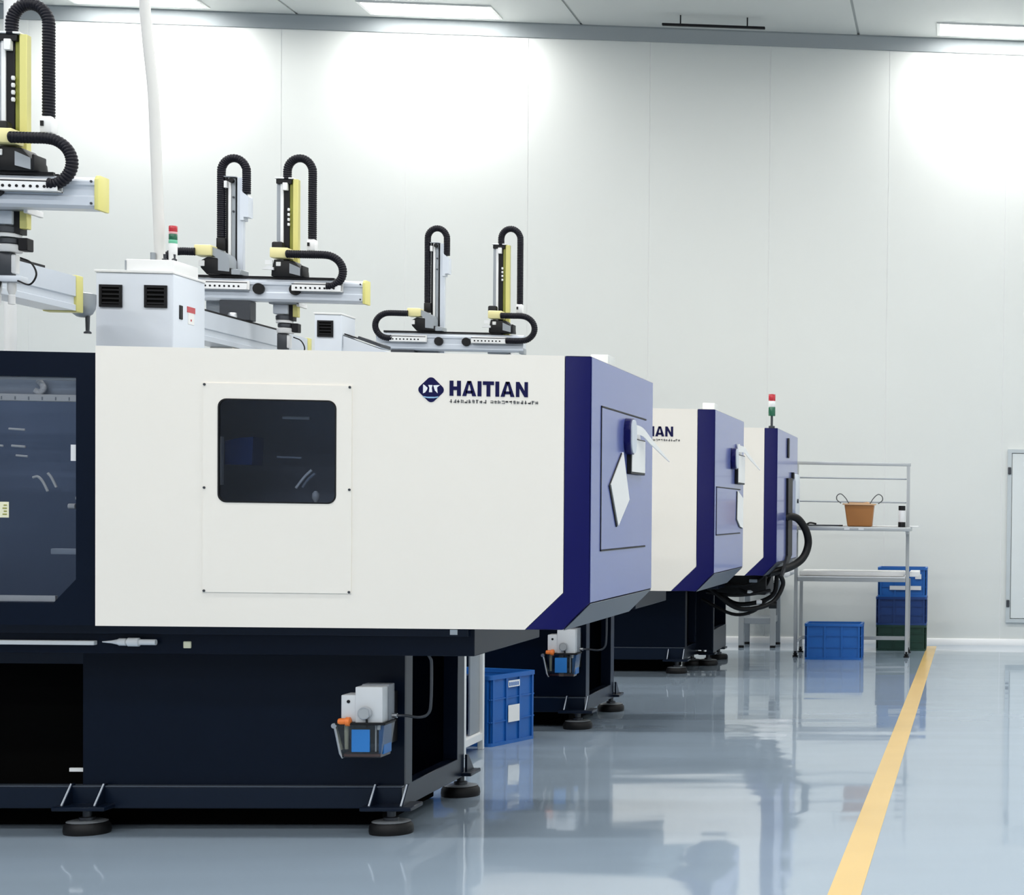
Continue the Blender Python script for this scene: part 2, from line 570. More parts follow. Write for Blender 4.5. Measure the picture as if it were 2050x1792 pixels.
def logo(parent, D, dz):
    """emblem, word and small print on the white cover"""
    y = D
    # rounded diamond
    c = (-1.941, 1.679 + dz)
    hw = 0.0455
    pts = []
    R = 0.017
    k = hw - R * (math.sqrt(2) - 1) * 1.2
    for i, (dx, dzz) in enumerate(((1, 0), (0, 1), (-1, 0), (0, -1))):
        q = hw - R
        for j in range(-4, 5):
            a = math.radians(90 * i + j * 45 / 4)
            pts.append((c[0] + dx * q + R * math.cos(a), c[1] + dzz * q + R * math.sin(a)))
    em = MB().prism(pts, 'y', y - 0.0012, y + 0.001).build('emblem', 'logo', parent)
    def G(p, m='logo_w', nm='emblem_mark'):
        MB().prism([(c[0] + a * hw, c[1] + b * hw) for a, b in p], 'y', y - 0.0022, y - 0.0004).build(nm, m, parent)
    G([(-.62, .42), (-.5, .36), (-.27, .15), (-.32, -.02), (-.45, -.22), (-.62, -.30)])
    G([(-.22, .38), (.12, .38), (.06, .15), (.10, -.20), (-.16, -.20), (-.12, .15)])
    G([(.18, .36), (.72, .40), (.48, .20), (.52, -.28), (.30, -.05)])
    G([(-.66, -.52), (-.3, -.57), (.3, -.57), (.60, -.52), (.52, -.62), (.2, -.68), (-.2, -.68), (-.56, -.62)], 'logo_l')
    for m in letters('HAITIAN', -1.875, 1.6585 + dz, 0.0555, y):
        m.build('letter', 'logo', parent)
    rnd = random.Random(11)
    sm = MB()
    x = -1.875
    for i in range(24):
        if i == 10:
            x += 0.012
            continue
        hgt = 0.0135
        z = 1.6325 + dz
        for j in range(4):
            kind = rnd.random()
            u = rnd.random() * 0.0085
            if kind < .5:
                sm.box(x + u, x + u + 0.0026, y - 0.0012, y + 0.001, z, z + hgt * (0.7 + 0.3 * rnd.random()))
            else:
                v = rnd.random() * (hgt - 0.003)
                sm.box(x, x + 0.0095, y - 0.0012, y + 0.001, z + v, z + v + 0.0026)
        x += 0.0135
    sm.build('small_print', 'print', parent, label='illegible row of small grey lettering')


def foot(mach, x, y, zt, front=True):
    """levelling foot: pad, stem, plate and two gussets"""
    s = -1 if front else 1
    pad = MB().lathe([(0.079, 0), (0.081, 0.012), (0.079, 0.030), (0.070, 0.042), (0.03, 0.047)], (x, y, 0), n=28).build('leveling_foot', 'rubber', mach)
    MB().lathe([(0.066, 0.0425), (0.071, 0.0445), (0.055, 0.0485)], (x, y, 0), n=28).build('washer', 'grey', pad)
    MB().lathe([(0.028, 0.045), (0.028, 0.06), (0.016, 0.062), (0.016, 0.085), (0.034, 0.086), (0.034, zt - 0.012)], (x, y, 0), n=16).build('stem', 'dark_steel', pad)
    hw = 0.095 if front else 0.065
    MB().box(x - hw, x + hw, y - 0.075, y + 0.075, zt - 0.012, zt + 0.004, 0.003, 1).build('foot_plate', 'navy2', pad)
    yb = y - 0.03 * s if front else y - 0.045 * s
    for dx in ((-0.068, 0.050) if front else (-0.045, 0.030)):
        MB().prism([(y + 0.06 * s, zt + 0.004), (yb, zt + 0.004), (yb, zt + 0.078), (yb + 0.018 * s, zt + 0.078)], 'x', x + dx, x + dx + 0.010).build('gusset', 'navy2', pad)
        if front:
            MB().tube([(x + dx + .003, y - 0.060, zt + 0.006), (x + dx + .003, yb - 0.018, zt + 0.077)], 0.0035, 6).build('gusset_highlight', 'alu', pad)  # pale strip paints the ceiling highlight on the gusset slope
    return pad


def pump(D, label, gauge=True):
    """central lubrication pump on the base front"""
    k = (D + 0.08) / D
    Yf = D + 0.09
    def X(v): return v * ((6.58) / 6.5)
    def Z(v): return 1.25 + (v - 1.25) * (6.58 / 6.5)
    yb = D + 0.2885
    t = thing('lubrication_pump', label, 'oil pump', (X(-2.19), yb, Z(0.32)), 'lubrication pumps')
    MB().box(X(-2.263), X(-2.208), Yf + 0.008, Yf + 0.1, Z(0.452), Z(0.552), 0.004).build('small_housing', 'pump', t)
    a = MB().box(X(-2.210), X(-2.112), Yf, Yf + 0.062, Z(0.449), Z(0.583), 0.004).build('housing', 'pump', t)
    MB().box(X(-2.207), X(-2.108), Yf + 0.063, Yf + 0.125, Z(0.445), Z(0.587), 0.003).build('motor_block', 'pump_side', t)
    MB().lathe([(0.006, -0.003), (0.006, 0.002)], (X(-2.236), Yf + 0.008, Z(0.528)), 'y', 14).build('indicator', 'print_d', t)
    MB().box(X(-2.25), X(-2.12), Yf + 0.1, yb, Z(0.36), Z(0.55)).build('mounting_block', 'black', t)
    g = MB().lathe([(0.022, -0.022), (0.024, -0.018), (0.024, 0.0)], (X(-2.172), Yf, Z(0.487)), 'y', 24).build('gauge', 'steel', t)
    MB().lathe([(0.019, -0.0235), (0.019, -0.021)], (X(-2.172), Yf, Z(0.487)), 'y', 24).build('dial', 'frame', g)
    MB().tube([(X(-2.166), Yf - 0.008, Z(0.464)), (X(-2.163), Yf - 0.008, Z(0.435))], 0.004, 8).build('gauge_pipe', 'black', g)
    # clear tapered tank
    x0, x1, z0, z1 = X(-2.273), X(-2.102), Z(0.322), Z(0.443)
    bx0, bx1 = X(-2.254), X(-2.118)
    y0, y1 = Yf - 0.01, Yf + 0.11
    tk = MB()
    V = [(bx0, y0 + .008, z0), (bx1, y0 + .008, z0), (bx1, y1, z0), (bx0, y1, z0), (x0, y0, z1), (x1, y0, z1), (x1, y1, z1), (x0, y1, z1)]
    tk._faces(V, [(0, 1, 5, 4), (1, 2, 6, 5), (2, 3, 7, 6), (3, 0, 4, 7), (0, 3, 2, 1)])
    tko = tk.build('tank', 'tank', t)
    MB().box(bx0 + .004, bx1 - .004, y0 + .014, y1 - .006, z0 + .003, z0 + .013).build('oil', 'oil', tko)
    MB().box(x0 - .004, x1 + .004, y0 - .003, y1 + .002, z1, z1 + .009, 0.002, 1).build('lid', 'black', t)
    MB().box(X(-2.219), X(-2.154), y0 - 0.001, y0 + 0.006, z0 + .022, z0 + .106, 0.001, 1).build('tank_label', 'pump_blue', tko, label='plain bright blue label on the tank front')
    MB().box(X(-2.132), X(-2.112), y0 + 0.03, y1 - .004, z0 + .01, z1 - .004, 0.002, 1).build('filter', 'pump_blue', tko)
    MB().lathe([(0.009, 0), (0.007, -0.095)], (X(-2.250), y0 + 0.04, z1), 'z', 12).build('float_tube', 'label_y', tko)
    MB().lathe([(0.007, 0), (0.006, -0.02)], (X(-2.130), y0 + 0.025, z1), 'z', 12).build('nozzle', 'paper', tko)
    MB().tube([(X(-2.142), y0 + 0.03, z1), (X(-2.142), y0 + 0.03, z0 + .02)], 0.003, 8).build('suction_pipe', 'film', tko)
    MB().lathe([(0.011, -0.020), (0.013, -0.012), (0.013, 0.006), (0.017, 0.008), (0.017, 0.022), (0.010, 0.026)], (X(-2.248), Yf - 0.004, Z(0.455)), 'x', 16).build('filler_cap', 'orange', t)
    hk = MB().tube([(X(-2.289), Yf + 0.02, Z(0.437)), (X(-2.281), Yf + 0.02, Z(0.40)), (X(-2.268), Yf + 0.02, Z(0.335)), (X(-2.258), Yf + 0.02, Z(0.318))], 0.006, 8)
    hk.lathe([(0.010, -0.008), (0.010, 0.008)], (X(-2.290), Yf + 0.02, Z(0.437)), 'y', 14)
    hk.build('hook', 'steel', t)
    # feed line to the machine
    c = [(X(-2.108), Yf + 0.10, Z(0.466)), (X(-2.06), Yf + 0.1, Z(0.466)), (X(-2.0), D + 0.16, Z(0.464)), (X(-1.965), D + 0.15, Z(0.480)), (X(-1.953), D + 0.14, Z(0.53)), (X(-1.952), D + 0.14, Z(0.66)), (X(-1.955), D + 0.13, Z(0.69)), (X(-1.975), D + 0.125, Z(0.72))]
    MB().tube(smooth_path(c, 6), 0.0055, 8).build('feed_line', 'dark_steel', t)
    MB().lathe([(0.009, 0), (0.009, 0.018)], (X(-2.108), Yf + 0.10, Z(0.466)), 'x', 12).build('fitting', 'steel', t)
    return t


def machine(D, label, dzt=0.0, dzb=0.0, depth=1.27, detail=True, third=False):
    zt, zb = 1.814 + dzt, 0.80 + dzb
    L = -3.122
    t = thing('injection_molding_machine', label, 'machine', (-2.6, D + 0.7, 0), 'injection molding machines in a row')
    # ---- white clamp cover: a sheet-metal shell
    outer = [(L, zb), (-1.600, zb), (-1.462, zb + 0.138), (-1.462, zt), (L, zt)]
    hole = rounded(-2.70, -2.27, 1.248, 1.640, 0.035)
    fc = MB()
    if detail:
        fc.plate(outer, hole[::-1], 'y', D, D + 0.012)
    else:
        fc.prism(outer, 'y', D, D + 0.012)
    fc.box(L, -1.462, D + 0.012, D + depth, zt - 0.012, zt)
    fc.box(L, -1.462, D + depth - 0.012, D + depth, zb + 0.14, zt - 0.012)
    fc.box(L, -1.62, D + 0.012, D + depth - 0.2, zb, zb + 0.012)
    fc.build('clamp_cover', 'white', t)
    cc = t.children[0]
    if not third:
        logo(cc, D, dzt)
    # lining behind the window, lightened in place of the pane's reflection
    if detail:
        MB().box(L + 0.02, -1.50, D + 0.62, D + 0.64, zb + .02, zt - .02).build('inner_wall', 'inside_c', t)
        MB().box(-1.52, -1.50, D + 0.02, D + 0.62, zb + .02, zt - .02).build('inner_wall', 'inside_c', t)
        MB().box(L + 0.02, L + 0.04, D + 0.02, D + 0.62, zb + .02, zt - .02).build('inner_wall', 'inside_c', t)
        # shapes standing in for the reflections in the smoked pane
        MB().prism([(-2.752, 1.485), (-2.70, 1.498), (-2.65, 1.502), (-2.655, 1.397), (-2.752, 1.397)], 'y', D + 0.20, D + 0.30).build('reflected_box', 'crate_d', t)
        MB().box(-2.768, -2.748, D + 0.16, D + 0.18, 1.32, 1.50).build('reflected_bracket', 'white2', t)
        MB().tube(smooth_path([(-2.408, D + .12, 1.380), (-2.435, D + .12, 1.352), (-2.464, D + .12, 1.312)]), 0.005, 8).build('reflected_hose', 'white2', t)
        MB().tube(smooth_path([(-2.41, D + .16, 1.368), (-2.435, D + .16, 1.345), (-2.455, D + .16, 1.315)]), 0.005, 8).build('reflected_hose', 'inside2', t)
        MB().lathe([(0.004, -0.022), (0.014, -0.005), (0.013, 0.012), (0.005, 0.022)], (-2.385, D + .10, 1.280), 'z', 12).build('reflected_fitting', 'film', t)
        MB().tube([(-2.60, D + .35, 1.584), (-2.50, D + .35, 1.583)], 0.006, 8).build('reflected_rod', 'white2', t)
        MB().tube([(-2.62, D + .35, 1.432), (-2.53, D + .35, 1.430)], 0.004, 8).build('reflected_rod', 'inside2', t)
    # ---- access panel with window
    ap = MB()
    z0, z1 = 0.927 + dzb, 1.688 + dzt
    if detail:
        ap.plate([(-2.747, z0), (-2.222, z0), (-2.222, z1), (-2.747, z1)], rounded(-2.694, -2.276, 1.2545, 1.6325, 0.030)[::-1], 'y', D - 0.0035, D)
    else:
        ap.plate([(-2.747, z0), (-2.222, z0), (-2.222, z1), (-2.747, z1)], rounded(-2.694, -2.276, 1.2545 + dzt, 1.6325 + dzt, 0.030)[::-1], 'y', D - 0.0035, D)
    apo = ap.build('access_panel', 'white', t)
    h1 = rounded(-2.694, -2.276, 1.2545, 1.6325, 0.030)
    h2 = rounded(-2.689, -2.281, 1.2595, 1.6275, 0.027)
    MB().plate(h1, h2[::-1], 'y', D - 0.005, D + 0.004).build('gasket', 'black', apo)
    MB().prism(h2, 'y', D - 0.001, D + 0.003).build('window_pane', 'smoke_glass' if detail else 'black', apo)
    for x in (-2.741, -2.229):
        for z in (z1 - 0.006, (z0 + z1) / 2, z0 + 0.005):
            MB().lathe([(0.0042, -0.0035), (0.0048, -0.002), (0.0048, 0.0)], (x, D - 0.0035, z), 'y', 10).build('screw', 'dark_steel', apo)
    # ---- blue end cover
    ec = [(-1.460, zt), (-1.460, zb + 0.138), (-1.598, zb), (-1.462, zb), (-1.365, zb + 0.100), (-1.365, zt)]
    end = MB().prism(ec, 'y', D - 0.001, D + depth, 0.003).build('end_cover', 'blue', t)
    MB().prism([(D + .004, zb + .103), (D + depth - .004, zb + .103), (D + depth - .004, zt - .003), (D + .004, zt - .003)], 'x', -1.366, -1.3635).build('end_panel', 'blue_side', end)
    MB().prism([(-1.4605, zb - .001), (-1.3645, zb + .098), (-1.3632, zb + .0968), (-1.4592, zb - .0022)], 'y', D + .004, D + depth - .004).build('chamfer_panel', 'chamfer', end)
    # ---- safety gate
    gy = D + 0.02
    gzt, gzb = 1.79 + dzt, 0.80 + dzb
    GL = -4.42
    win = [(-3.199, 1.70 + dzt), (-3.199, 0.967), (-3.277, 0.881), (GL + .15, 0.881), (GL + .08, 0.967), (GL + .08, 1.70 + dzt)]
    gt = MB().plate([(GL, gzb), (L - 0.004, gzb), (L - 0.004, gzt), (GL, gzt)], win, 'y', gy, gy + 0.045).build('safety_gate', 'navy', t)
    MB().prism(win, 'y', gy + 0.012, gy + 0.017).build('gate_pane', 'gate_glass' if detail else 'smoke_glass', gt)
    if detail:
        MB().box(-3.46 - .04, -3.437, gy + 0.0095, gy + 0.0115, 1.188, 1.245).build('gate_sticker', 'label_y', gt, label='pale yellow sticker with green print')
        for k in range(4):
            MB().box(-3.458 + .004 * (k % 2), -3.443, gy + 0.0085, gy + 0.0098, 1.198 + k * .011, 1.202 + k * .011).build('sticker_print', 'olive', gt)
        MB().box(-3.222, -3.204, gy + 0.0095, gy + 0.0115, 1.397, 1.456).build('gate_sticker', 'film', gt, label='small white sticker')
        # moulding area behind the gate
        yi = gy + 0.022
        MB().box(GL, L, D + 0.62, D + 0.64, zb, gzt).build('mold_bay_wall', 'inside', t)
        MB().box(-3.15, L - .006, gy + .05, D + 0.62, zb + .02, gzt - .01).build('mold_bay_wall', 'inside', t)
        MB().box(GL, GL + .02, gy + .05, D + 0.62, zb + .03, gzt - .01).build('mold_bay_wall', 'inside', t)
        MB().box(GL, L - .03, gy + .05, D + 0.62, zb, zb + 0.03).build('mold_bay_floor', 'inside', t)
        r = MB().box(GL + .1, -3.203, yi, yi + 0.02, 1.612, 1.637, 0.002, 1).build('gate_rail', 'white2', t)
        for k in range(9):
            MB().box(-3.235 - k * 0.047, -3.231 - k * 0.047, yi - 0.002, yi + 0.004, 1.616, 1.628).build('rail_slot', 'grey', r)
        MB().box(GL + .1, -3.203, yi, yi + 0.02, 1.690, 1.698).build('gate_rail', 'white2', t)
        MB().box(GL + .17, -3.282, yi, yi + 0.018, 0.884, 0.905).build('gate_rail', 'white2', t)
        MB().box(GL + .1, -3.16, yi + .05, yi + .08, 1.637, 1.71).build('rail_cover', 'inside2', t)
        hs = MB().ribbed([(-3.36, yi + .035, 1.69), (-3.345, yi + .035, 1.675), (-3.335, yi + .025, 1.66), (-3.345, yi + .02, 1.645), (-3.362, yi + .02, 1.652)], 0.011, 0.006)
        hs.build('coiled_hose', 'film', t)
        for pts in ([(-3.37, 1.335), (-3.352, 1.338), (-3.335, 1.320), (-3.318, 1.285)], [(-3.318, 1.352), (-3.305, 1.335), (-3.288, 1.300)]):
            MB().tube(smooth_path([(a, yi + .02, b) for a, b in pts]), 0.0048, 8).build('curved_streak', 'white2', t)  # white tubes stand in for curved reflections at the gate window
        for (x0, x1, z, r) in ((-3.435, -3.38, 1.512, .004), (-3.50, -3.455, 1.452, .004), (-3.425, -3.378, 1.450, .0045), (-3.41, -3.37, 1.415, .004)):
            MB().tube([(x0 * 1.01, yi + .05, z), (x1 * 1.01, yi + .05, z - .003)], r, 8).build('light_streak', 'white2', t)  # white rods paint the streaks of reflected ceiling light
        MB().box(-3.40, -3.24, yi + .2, yi + .24, 1.05, 1.072, .004).build('mold_ledge', 'inside2', t)
        MB().lathe([(.010, -.012), (.010, .012)], (-3.262, yi + .08, 1.232), 'x', 12).build('hose_fitting', 'film', t)
        MB().lathe([(.008, -.012), (.008, .012)], (-3.235, yi + .08, 1.262), 'x', 12).build('hose_fitting', 'film', t)
    # injection side housing (left of the gate)
    ih = MB()
    ih.box(-5.6, GL - 0.004, D + 0.01, D + depth - .2, zb, 1.45 + dzt, 0.01)
    ih.build('injection_cover', 'white', t)
    # ---- bed under the covers
    bd = MB()
    bd.box(-5.6, -1.812, D + 0.115, D + 1.12, 0.69 + dzb, 0.797 + dzb, 0.003, 1)
    bd.build('bed', 'navy', t)
    MB().box(-5.6, -1.83, D + 0.095, D + 0.125, 0.765 + dzb, 0.797 + dzb, 0.002, 1).build('bed_edge', 'navy2', t)
    if detail and not third:
        MB().box(-1.895, -1.868, D + 0.091, D + 0.096, 0.772, 0.791).build('maker_plate', 'film', t)
        MB().box(-5.5, -3.17, D + 0.09, D + 0.13, 0.722, 0.738, 0.002, 1).build('drip_rail', 'white2', t)
        pl = MB().lathe([(0.002, 0), (0.006, 0.035), (0.0105, 0.055), (0.014, 0.06), (0.014, 0.085), (0.010, 0.086), (0.010, 0.09), (0.0165, 0.092), (0.0165, 0.13), (0.011, 0.132), (0.011, 0.19)], (-3.14, D + 0.09, 0.735), 'x', 14)
        pl.build('cable_plug', 'film', t)
        MB().box(-2.862, -2.835, D + 0.108, D + 0.117, 0.712, 0.738, 0.002, 1).build('socket_tag', 'label_y', t)
    # ---- base frame
    if not third:
        Yf, Yb, Xr = D + 0.29, D + 1.09, -2.12
        ztop, zlo, zhi = 0.69, 0.09, 0.172
    else:
        Yf, Yb, Xr = D + 0.44, D + 1.06, -2.10
        ztop, zlo, zhi = 0.67, 0.10, 0.19
    MB().box(-3.305, Xr, Yf, Yf + 0.012, zhi, ztop).build('base_panel', 'navy', t)
    MB().box(-5.4, -4.5, Yf, Yf + 0.012, zhi, ztop).build('base_panel', 'navy', t)
    MB().box(-5.4, Xr - 0.02, Yb - 0.012, Yb, zlo, ztop).build('base_panel', 'navy', t)
    MB().box(-4.5, -3.305, Yf, Yf + 0.04, ztop - 0.055, ztop).build('base_rail', 'navy2', t)
    MB().box(-5.4, Xr, Yf - 0.03, Yf + 0.05, zlo, zhi, 0.003, 1).build('base_rail', 'navy2', t)
    MB().box(-5.4, Xr, Yf - 0.031, Yf + 0.01, zhi, zhi + 0.004).build('base_lip', 'lip', t)
    MB().box(Xr - 0.06, Xr, Yf + 0.012, Yf + 0.095, zhi, ztop, 0.002, 1).build('post', 'navy2', t)
    MB().box(Xr - 0.06, Xr, Yb - 0.10, Yb, zhi, ztop, 0.002, 1).build('post', 'navy2', t)
    MB().box(Xr - 0.05, Xr, Yf + 0.05, Yb, zlo, zhi + 0.004, 0.002, 1).build('base_rail', 'navy2', t)
    MB().box(-5.4, Xr - 0.22, Yf + 0.2, Yf + 0.21, zlo, ztop).build('shade_panel', 'void', t)  # near-black sheets stand in for the shade inside the base
    MB().box(Xr - 0.22, Xr - 0.21, Yf + 0.02, Yb - .02, zlo, ztop).build('shade_panel', 'void', t)
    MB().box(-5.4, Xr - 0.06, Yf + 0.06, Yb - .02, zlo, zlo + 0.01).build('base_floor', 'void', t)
    MB().box(-5.4, Xr - 0.12, Yf + 0.12, Yb - .02, 0.004, zlo, 0.004, 1).build('under_base_block', 'void', t)  # black block added to keep the gap under the base dark
    if detail and not third:
        MB().box(-3.365, -3.307, Yf + 0.02, Yf + 0.03, 0.222, 0.236).build('tag_strip', 'paper', t)
    fz = 0.105
    for x in (-2.155, -3.27, -4.6):
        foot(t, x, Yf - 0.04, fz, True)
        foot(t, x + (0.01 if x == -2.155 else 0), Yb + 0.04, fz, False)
    # small white vent box on the roof
    if not third:
        MB().box(-1.59, -1.515, D + 1.05, D + 1.2, zt - 0.002, zt + 0.10, 0.004).build('roof_vent', 'wall', t)
    return t, end


# machine in front
m1, e1 = machine(6.5, 'nearest white and navy injection molding machine, its whole logo panel in view')
m2, e2 = machine(9.72, 'middle white and blue injection molding machine, only last letters of its logo showing', detail=False)
m3, e3 = machine(13.0, 'farthest white and blue injection molding machine with black hose loop beside metal rack', dzt=0.06, dzb=-0.03, depth=1.58, detail=False, third=True)


def end_door(end, D, y0, y1, z0, z1):
    X = -1.365
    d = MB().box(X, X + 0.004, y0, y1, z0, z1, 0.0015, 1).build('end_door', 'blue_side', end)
    g = MB()
    g.box(X, X + 0.0046, y0 - 0.006, y0, z0 - .006, z1 + .006)
    g.build('door_gap', 'print_d', end)
    MB().box(X, X + 0.0046, y0 - 0.006, y1, z1, z1 + 0.006).build('door_gap', 'print_d', end)
    MB().box(X, X + 0.0046, y0 - 0.006, y1, z0 - 0.006, z0).build('door_gap', 'print_d', end)
    return d


end_door(e1, 6.5, 6.676, 7.60, 1.095, 1.637)
end_door(e2, 9.72, 9.79, 10.83, 1.117, 1.381)


def end_handle(end, y, z0, z1):
    X = -1.361
    h = MB()
    h.prism([(y + a, b) for a, b in rounded(0.07, 0.20, z0, z1, 0.05)], 'x', X, X + 0.026, 0.004)
    h.build('door_handle', 'blue', end)
    MB().prism([(y + a, b) for a, b in rounded(0.085, 0.19, z0 + .005, z1 - .005, 0.045)], 'x', X + 0.026, X + 0.031).build('handle_face', 'alu', end)


end_handle(e1, 7.03, 1.475, 1.622)
end_handle(e2, 10.30, 1.50, 1.627)


def tag_box(label, y0, y1, z0, z1, tail=True):
    """white sheet in a black document holder, with a strap over it"""
    X = -1.361
    t = thing('document_holder', label, 'document holder', (X, (y0 + y1) / 2, z0), 'document holders on machine ends')
    MB().box(X, X + 0.018, y0, y1, z0, z1, 0.002, 1).build('holder', 'black', t)
    MB().box(X + 0.018, X + 0.020, y0 + .01, y1 - .008, z0 + .010, z1 - .006).build('sheet', 'paper', t)
    st = MB()
    # curved strap arching over the top and trailing out in front of the face
    path = smooth_path([(X + 0.012, y0 + .02, z1 + 0.035), (X + 0.035, y0 + .13, z1 + 0.03), (X + 0.05, y0 + .25, z1 - 0.005), (X + 0.07, y0 + 0.34, z1 - 0.04), (X + 0.10, y0 + 0.42, z1 - 0.085)], 6)
    n = len(path)
    vs, fs = [], []
    for i, p in enumerate(path):
        wd = 0.020 * (1 - i / (n - 1)) ** 0.7 + 0.0012
        for (dx, dz) in ((0, wd), (0.003, wd), (0.003, -wd), (0, -wd)):
            vs.append((p.x + dx, p.y, p.z + dz))
    for i in range(n - 1):
        for k in range(4):
            fs.append((i * 4 + k, i * 4 + (k + 1) % 4, i * 4 + 4 + (k + 1) % 4, i * 4 + 4 + k))
    fs += [(0, 1, 2, 3), (n * 4 - 4, n * 4 - 3, n * 4 - 2, n * 4 - 1)]
    st._faces(vs, fs)
    st.build('strap', 'paper', t)
    MB().prism([(y0 + .02, z1 - .01), (y0 + .06, z1 + .062), (y0 + .12, z1 + .066), (y0 + .2, z1 + .035), (y0 + .25, z1 - .01)], 'x', X + 0.006, X + 0.012).build('flap', 'paper', t)
    return t


tag_box('white sheet in black holder with curved strap beside blue handle of nearest machine', 7.17, 7.48, 1.396, 1.545)
tag_box('white sheet in black holder on the end of the middle machine', 10.56, 10.89, 1.415, 1.595)


def paper_tag(label, pts):
    X = -1.360
    o = MB().prism(pts, 'x', X, X + 0.006, 0.0).build('paper_tag', 'paper', None, (X, pts[2][0], pts[2][1]))
    ed = [(a - 0.018, b - 0.004) for a, b in pts]
    tag(o, label, 'paper tag', 'paper tags on machine ends')
    MB().prism(ed, 'x', X - 0.001, X + 0.003).build('shadow_edge', 'black', o)  # black offset copy paints the shadow along the tag edge
    return o


paper_tag('white diamond-shaped paper tag with painted shadow edge on the nearest machine end', [(7.066, 1.481), (6.825, 1.346), (6.975, 1.184), (7.199, 1.291)])
paper_tag('white paper tag with rounded lower edge below the holder of the middle machine', [(10.66, 1.375), (10.64, 1.20), (10.78, 1.155), (10.92, 1.145), (10.92, 1.33)])

# fittings on the end of the far machine
X = -1.364
MB().prism([(13.70 + a, b) for a, b in rounded(0, 0.10, 1.675, 1.832, 0.03)], 'x', X, X + 0.012).build('grip_slot', 'print_d', e3)
MB().prism([(13.66, 1.515), (14.0, 1.522), (14.02, 0.905), (13.35, 0.755), (13.25, 0.76), (13.68, 0.91)], 'x', X, X + 0.018).build('cable_duct', 'print_d', e3)
MB().prism([(14.14 + a, b) for a, b in rounded(0, 0.36, 1.22, 1.56, 0.06)], 'x', X, X + 0.03, 0.004).build('end_box', 'alu2', e3)
MB().box(X, X + 0.02, 14.06, 14.14, 1.52, 1.57).build('latch', 'print_d', e3)
MB().lathe([(0.018, 0), (0.018, 0.012)], (X + .03, 14.27, 1.34), 'x', 12).build('lock', 'dark_steel', e3)
hp = MB().tube(smooth_path([(-1.37, 13.68, 1.20), (-1.33, 13.70, 1.215), (-1.27, 13.74, 1.19), (-1.215, 13.78, 1.10), (-1.20, 13.80, 0.995), (-1.235, 13.76, 0.89), (-1.31, 13.66, 0.825), (-1.40, 13.5, 0.79), (-1.47, 13.4, 0.775)], 8), 0.030, 14)
o = hp.build('drain_hose', 'rubber', None, (-1.37, 13.68, 0.8))
tag(o, 'thick black hose looping out of the farthest machine end', 'hose')

# pumps
pump(6.5, 'white lubrication pump with clear tank on front of the nearest machine base')
pump(9.72, 'white lubrication pump with clear tank on the middle machine base, beside blue crate')

# far machine: rear support block and cables under its end
MB().box(-2.6, -1.975, 14.0, 14.012, 0.13, 0.70).build('base_panel', 'navy', m3)
MB().box(-2.6, -1.975, 14.80, 14.812, 0.13, 0.70).build('base_panel', 'navy', m3)
MB().box(-2.02, -1.965, 14.012, 14.05, 0.105, 0.62, 0.002, 1).build('post', 'navy2', m3)
MB().box(-2.02, -1.97, 14.05, 14.80, 0.105, 0.29, 0.003, 1).build('base_rail', 'navy2', m3)
MB().box(-2.18, -2.17, 14.02, 14.78, 0.1, 0.7).build('shade_panel', 'void', m3)
foot(m3, -2.02, 14.10, 0.10, False)
foot(m3, -2.02, 14.70, 0.10, False)
MB().box(-2.5, -2.11, 13.40, 13.425, 0.63, 0.642, 0.002, 1).build('frame_bar', 'alu', m3)
cabs = [
    [(-2.02, 13.5, 0.74), (-1.88, 13.45, 0.62), (-1.72, 13.42, 0.51), (-1.58, 13.42, 0.50), (-1.44, 13.5, 0.55), (-1.37, 13.55, 0.68), (-1.39, 13.5, 0.77)],
    [(-1.98, 13.7, 0.76), (-1.80, 13.65, 0.55), (-1.62, 13.6, 0.53), (-1.45, 13.6, 0.60), (-1.42, 13.6, 0.76)],
    [(-1.95, 13.5, 0.62), (-1.75, 13.45, 0.60), (-1.60, 13.45, 0.61), (-1.46, 13.5, 0.64)],
    [(-1.90, 13.55, 0.72), (-1.72, 13.5, 0.67), (-1.58, 13.5, 0.70), (-1.5, 13.55, 0.77)],
    [(-2.0, 13.6, 0.56), (-1.76, 13.55, 0.45), (-1.6, 13.55, 0.47), (-1.5, 13.6, 0.56)],
    [(-1.85, 13.62, 0.77), (-1.66, 13.55, 0.62), (-1.52, 13.6, 0.66), (-1.47, 13.65, 0.77)],
]
for i, p in enumerate(cabs):
    o = MB().tube(smooth_path(p, 6), 0.018 if i < 2 else 0.013, 10).build('power_cable', 'rubber', m3)
MB().box(-1.95, -1.50, 13.55, 14.1, 0.60, 0.76, 0.01).build('hydraulic_block', 'black', m3)
MB().box(-1.62, -1.56, 13.46, 13.5, 0.70, 0.725, 0.003, 1).build('bracket', 'grey', m3)
MB().lathe([(0.02, 0), (0.022, 0.02), (0.012, 0.04)], (-1.63, 13.46, 0.62), 'x', 12).build('connector', 'film', m3)
MB().lathe([(0.02, 0), (0.022, 0.02), (0.012, 0.04)], (-1.56, 13.46, 0.55), 'x', 12).build('connector', 'film', m3)
MB().lathe([(0.028, 0), (0.028, 0.06)], (-1.47, 13.5, 0.525), 'x', 12).build('connector', 'black', m3)


